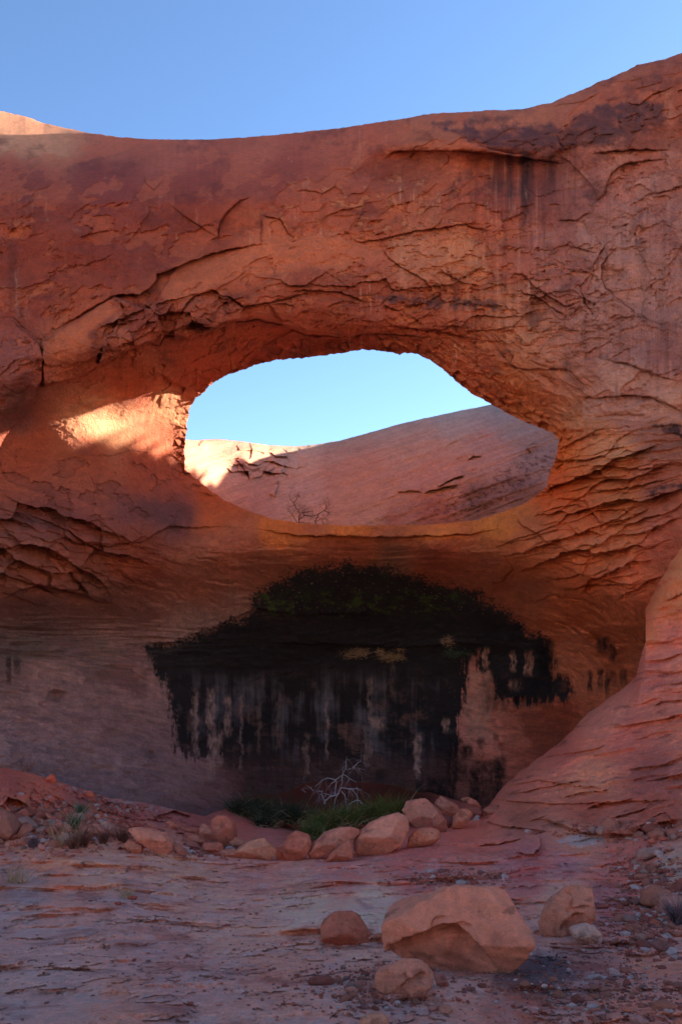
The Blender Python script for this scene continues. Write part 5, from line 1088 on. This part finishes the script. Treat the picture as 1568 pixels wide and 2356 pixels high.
def tubes(paths, sides=5):
    vs_, fs_ = [], []
    n0 = 0
    for pts, r0, r1 in paths:
        P = np.array(pts, float); n = len(P)
        if n < 2: continue
        Tn = np.gradient(P, axis=0); Tn /= np.linalg.norm(Tn, axis=1)[:, None]+1e-9
        ref = np.array([0.3, 1, 0.2]); A1 = np.cross(Tn, ref); A1 /= np.linalg.norm(A1, axis=1)[:, None]+1e-9; A2 = np.cross(Tn, A1)
        for i in range(n):
            r = r0+(r1-r0)*i/(n-1)
            for k in range(sides):
                a = 2*math.pi*k/sides; vs_.append(P[i]+r*(math.cos(a)*A1[i]+math.sin(a)*A2[i]))
        for i in range(n-1):
            for k in range(sides):
                a = n0+i*sides+k; b = n0+i*sides+(k+1) % sides
                fs_.append((a, b, b+sides, a+sides))
        n0 += n*sides
    return np.array(vs_), np.array(fs_)
def grow(path, r, rs, depth, out, spread=0.9, droop=0.0, ln=0.5, cnt=4):
    """side twigs off a path"""
    P = np.array(path)
    for k in range(cnt):
        t = rs.uniform(0.25, 1.0)*(len(P)-1); i = min(int(t), len(P)-2); f = t-i
        p = P[i]*(1-f)+P[i+1]*f; d = P[i+1]-P[i]; d /= np.linalg.norm(d)+1e-9
        d = d*0.6 + rs.normal(size=3)*spread*np.array([1, .8, 1]); d /= np.linalg.norm(d)+1e-9
        L = ln*rs.uniform(0.5, 1.2); q = [p]
        for s_i in range(4):
            d = d + rs.normal(size=3)*0.25 + np.array([0, 0, -droop]); d /= np.linalg.norm(d)
            q.append(q[-1]+d*L/4)
        out.append((q, r*0.5, r*0.15))
        if depth > 0: grow(q, r*0.5, rs, depth-1, out, spread, droop, ln*0.6, cnt)
def bare_tree(z, D, branches, r, label, mat, seed, droop, ln, cnt, depth, name, cat, group=None):
    rs = np.random.RandomState(seed)
    base = at(*zt(z, [branches[0][0]])[0], D)
    root = bpy.data.objects.new(name, None); col.objects.link(root); root.location = base
    tag(root, label, cat, group)
    main, tw = [], []
    for b in branches:
        yy = rs.uniform(-0.4, 0.4)
        pp = [np.array(at(u, v, D + yy*i/len(b)))-np.array(base) for i, (u, v) in enumerate(zt(z, b))]
        q = []
        for i in range(len(pp)-1):
            for f in (0, .33, .66): q.append(pp[i]*(1-f)+pp[i+1]*f + rs.normal(size=3)*r*0.35*(i > 0 or f > 0))
        q.append(pp[-1])
        rr = r*(1.0 if b is branches[0] else 0.6)
        main.append((q, rr, rr*0.3)); grow(q, rr*0.45, rs, depth, tw, 0.9, droop, ln, cnt)
    v_, f_ = tubes(main, 6); link('trunk', mesh_from('trunk', v_, f_), mat, root)
    v_, f_ = tubes(tw, 4); link('twigs', mesh_from('twigs', v_, f_), mat, root)
    return root
bare_tree(7, 32.0, [[(875, 520), (880, 495), (940, 455), (985, 440), (1010, 392), (1060, 400), (1110, 422), (1135, 470), (1135, 545)],
                    [(955, 445), (965, 380), (970, 330), (1020, 290), (1040, 250), (1100, 240), (1190, 252)], [(875, 500), (850, 440), (865, 415), (820, 425)],
                    [(1100, 240), (1130, 205), (1165, 183)], [(1040, 250), (1046, 200), (1050, 150)], [(970, 330), (900, 320), (860, 332), (805, 385)], [(965, 335), (930, 360), (908, 382)], [(1020, 290), (1010, 370)],
                    [(1025, 290), (1070, 320), (1125, 350)], [(985, 440), (960, 490), (940, 568)], [(1010, 420), (1040, 470), (1050, 530)], [(1135, 490), (1080, 510), (1055, 545)], [(1135, 490), (1180, 520), (1215, 550)], [(1060, 402), (1120, 400), (1170, 408)], [(940, 455), (900, 440), (870, 470)]],
          0.036, 'bleached dead tree with drooping bare branches in front of the black wall', M_DEAD, 3, 0.4, 0.55, 4, 1, 'dead_tree', 'dead tree')
bare_tree(7, 33.0, [[(790, 420), (770, 395), (730, 372)], [(730, 430), (695, 410), (720, 395), (770, 400)]], 0.02, 'thin bleached branch lying left of the dead tree', M_DEAD, 4, 0.1, 0.3, 2, 0, 'fallen_branch', 'branch')
bare_tree(8, 41.0, [[(555, 830), (560, 760), (570, 700), (562, 660), (580, 620), (580, 570), (530, 530), (480, 440), (440, 390), (410, 310)], [(482, 435), (520, 395), (550, 350), (570, 300)],
                    [(568, 700), (630, 660), (650, 630), (720, 635), (790, 660)], [(590, 680), (605, 620), (612, 570), (670, 525), (760, 490)], [(620, 590), (700, 580), (800, 565)], [(548, 760), (480, 640), (420, 580), (370, 520)], [(560, 760), (620, 740), (690, 760)], [(640, 640), (660, 580), (720, 600)]],
          0.036, 'left of two bare dark bushes behind the lip of the opening', M_TWIG, 5, -0.02, 0.55, 5, 2, 'bare_bush', 'bush', 'bare bushes behind the opening')
bare_tree(8, 41.0, [[(830, 830), (828, 780), (825, 720), (880, 600), (960, 560), (1000, 520), (1050, 430)], [(828, 725), (910, 690), (1000, 690), (1050, 740)], [(960, 560), (1010, 580), (1060, 600)], [(930, 700), (950, 760), (1000, 795)], [(880, 600), (820, 640), (760, 640)], [(1000, 520), (985, 440)]],
          0.034, 'right of two bare dark bushes behind the lip of the opening', M_TWIG, 6, -0.02, 0.5, 5, 2, 'bare_bush', 'bush', 'bare bushes behind the opening')
def blades(pts_fn, n, rs, L, wd, lean, droop):
    vs_, fs_ = [], []
    for i in range(n):
        p = np.array(pts_fn(), float); az = rs.uniform(0, 6.28); ln = L*rs.lognormal(0, 0.35)
        d = np.array([math.cos(az)*lean*rs.uniform(.2, 1), math.sin(az)*lean*rs.uniform(.2, 1), 1.0]); d /= np.linalg.norm(d)
        side = np.cross(d, rs.normal(size=3)); side /= np.linalg.norm(side)+1e-9
        k = len(vs_)
        for j in range(4):
            w_ = wd*(1-j/3.3)
            vs_ += [p-side*w_, p+side*w_]
            d = d + np.array([math.cos(az)*droop*.5, math.sin(az)*droop*.5, -droop]); d /= np.linalg.norm(d)
            p = p + d*ln/3
        for j in range(3): fs_.append((k+2*j, k+2*j+1, k+2*j+3, k+2*j+2))
    return np.array(vs_), np.array(fs_)
def tuft(u, v, D, wu_, L, n, mat, label, cat='grass', name='grass_clump', lean=0.5, droop=0.15, wd=0.012, seed=1, dy=0.5, zs=0.02, group=None, follow=True, mat2=None):
    rs = np.random.RandomState(seed)
    base = at(u, v, D); rx = wu_/FOC*D
    def pf():
        a = rs.uniform(0, 6.28); r = math.sqrt(rs.rand())
        x = r*math.cos(a)*rx; y = r*math.sin(a)*dy*rx
        z = 0
        return (x, y, z + zs*rs.normal())
    v_, f_ = blades(pf, n, rs, L, wd, lean, droop)
    root = None
    if mat2 is None:
        o = link(name, mesh_from(name, v_, f_, None, False), mat); o.location = base; tag(o, label, cat, group); return o
    root = bpy.data.objects.new(name, None); col.objects.link(root); root.location = base; tag(root, label, cat, group)
    link('green_blades', mesh_from('green_blades', v_, f_, None, False), mat, root)
    v_, f_ = blades(pf, n//6, rs, L*1.05, wd, lean*1.3, droop*2)
    link('dead_blades', mesh_from('dead_blades', v_, f_, None, False), mat2, root)
    return root
gg = 'green rush clumps behind the boulder row'
for i, (u, v, D, wu_, L, n, lab) in enumerate([(900, 1885, 27.5, 30, .46, 1500, 'tallest bright green rush clump behind the largest boulder of the row'), (850, 1893, 27.2, 28, .45, 1500, 'bright green rush clump right below the dead tree'), (795, 1903, 26.8, 30, .45, 1500, 'green rush clump behind the long slanting boulder'), (745, 1912, 26.6, 28, .45, 1200, 'green rush clump at the left end of the bright rushes'), (715, 1930, 25.5, 20, .4, 500, 'low sparse rush clump behind the cut-off cylinder boulder')]):
    tuft(u, v, D, wu_, L, n, M_GRASS, lab, seed=20+i, group=gg, mat2=M_STRAW, lean=.55)
for i, (u, v, D, wu_, L, n, lab) in enumerate([(575, 1880, 30, 36, .62, 1600, 'dark green shrub with straw-coloured dead stems left in the basin'), (630, 1890, 29.3, 40, .52, 1500, 'dark green shrub in the middle of the dark shrubs'), (668, 1893, 29, 30, .6, 1000, 'dark green shrub farthest right of the dark shrubs'), (612, 1905, 28.4, 18, .5, 500, 'low dark shrub at the front of the dark shrubs')]):
    tuft(u, v, D, wu_, L, n, M_DGRASS, lab, 'shrub', 'shrub', seed=40+i, group='dark shrubs in the basin', mat2=M_STRAW, lean=.9, wd=.014)
def cdepth(u, v):
    return float(D_front[int(np.searchsorted(sv, v)), int(np.searchsorted(su, u))])
for i, (u, v, wu_, L, n, m, lab) in enumerate([(812, 1502, 36, .42, 700, M_STRAW, 'widest dry straw plant hanging on the black wall'), (875, 1500, 8, .3, 120, M_STRAW, 'small dry plant between the two wide ones on the black wall'), (905, 1512, 32, .35, 500, M_STRAW, 'dry straw plant right of the widest one on the black wall'), (921, 1492, 9, .3, 120, M_STRAW, 'small dry plant above the right-hand straw plant'), (1030, 1474, 13, .3, 160, M_STRAW, 'small dry plant highest on the black wall at the right'), (1052, 1502, 32, .4, 350, M_SAGE, 'greenish hanging plant on the black wall at the right')]):
    tuft(u, v, cdepth(u, v)-0.15, wu_, L, n, m, lab, 'plant', 'hanging_plant', seed=60+i, group='plants clinging to the black wall', lean=.9, droop=.6, dy=.15, zs=.13)
for i, (z, x, y, wu_, L, n, m, lab, cat) in enumerate([(1, 722, 570, 8, .28, 160, M_SAGE, 'upper small green plant in the rubble bank', 'plant'), (1, 668, 700, 9, .32, 200, M_SAGE, 'lower small green plant in the rubble bank', 'plant'), (1, 540, 860, 9, .7, 40, M_STRAW, 'dry straw stems left of the brown brush in the rubble', 'plant'), (1, 695, 820, 9, .55, 40, M_STRAW, 'dry straw stems above the brown brush in the rubble', 'plant'),
        (1, 300, 865, 9, .25, 120, M_MAUVE, 'purple-grey tuft low in the rubble bank', 'grass'), (1, 740, 860, 12, .35, 160, M_BRUSH, 'brown dry brush in the rubble bank', 'brush'), (1, 660, 880, 9, .25, 120, M_BRUSH, 'low brown brush left of the larger brown brush', 'brush'), (1, 930, 830, 9, .3, 110, M_BRUSH, 'brown brush at the foot of the thin parallel slabs', 'brush'), (1, 1100, 820, 9, .35, 130, M_BRUSH, 'brown brush left of the broad leaning slab', 'brush'),
        (1, 235, 190, 12, .5, 40, M_BRUSH, 'wispy dry brush on the crest at the far left', 'brush'), (6, 1530, 850, 13, .25, 180, M_MAUVE, 'purple-grey grass tuft at the right edge', 'grass'), (0, 40, 2030, 26, .3, 80, M_STRAW, 'thin dry grass on the slickrock at the left edge', 'grass'), (0, 290, 2065, 14, .16, 60, M_STRAW, 'tiny dry grass tuft above the red chips', 'grass')]):
    u, v = zt(z, [(x, y)])[0]
    tuft(u, v, gdepth(u, v+2), wu_, L, n, m, lab, cat, {'grass': 'grass_clump', 'brush': 'dry_brush', 'plant': 'small_plant'}[cat], seed=80+i, lean=.8, droop=.08, wd=.006 if n < 100 else .01)
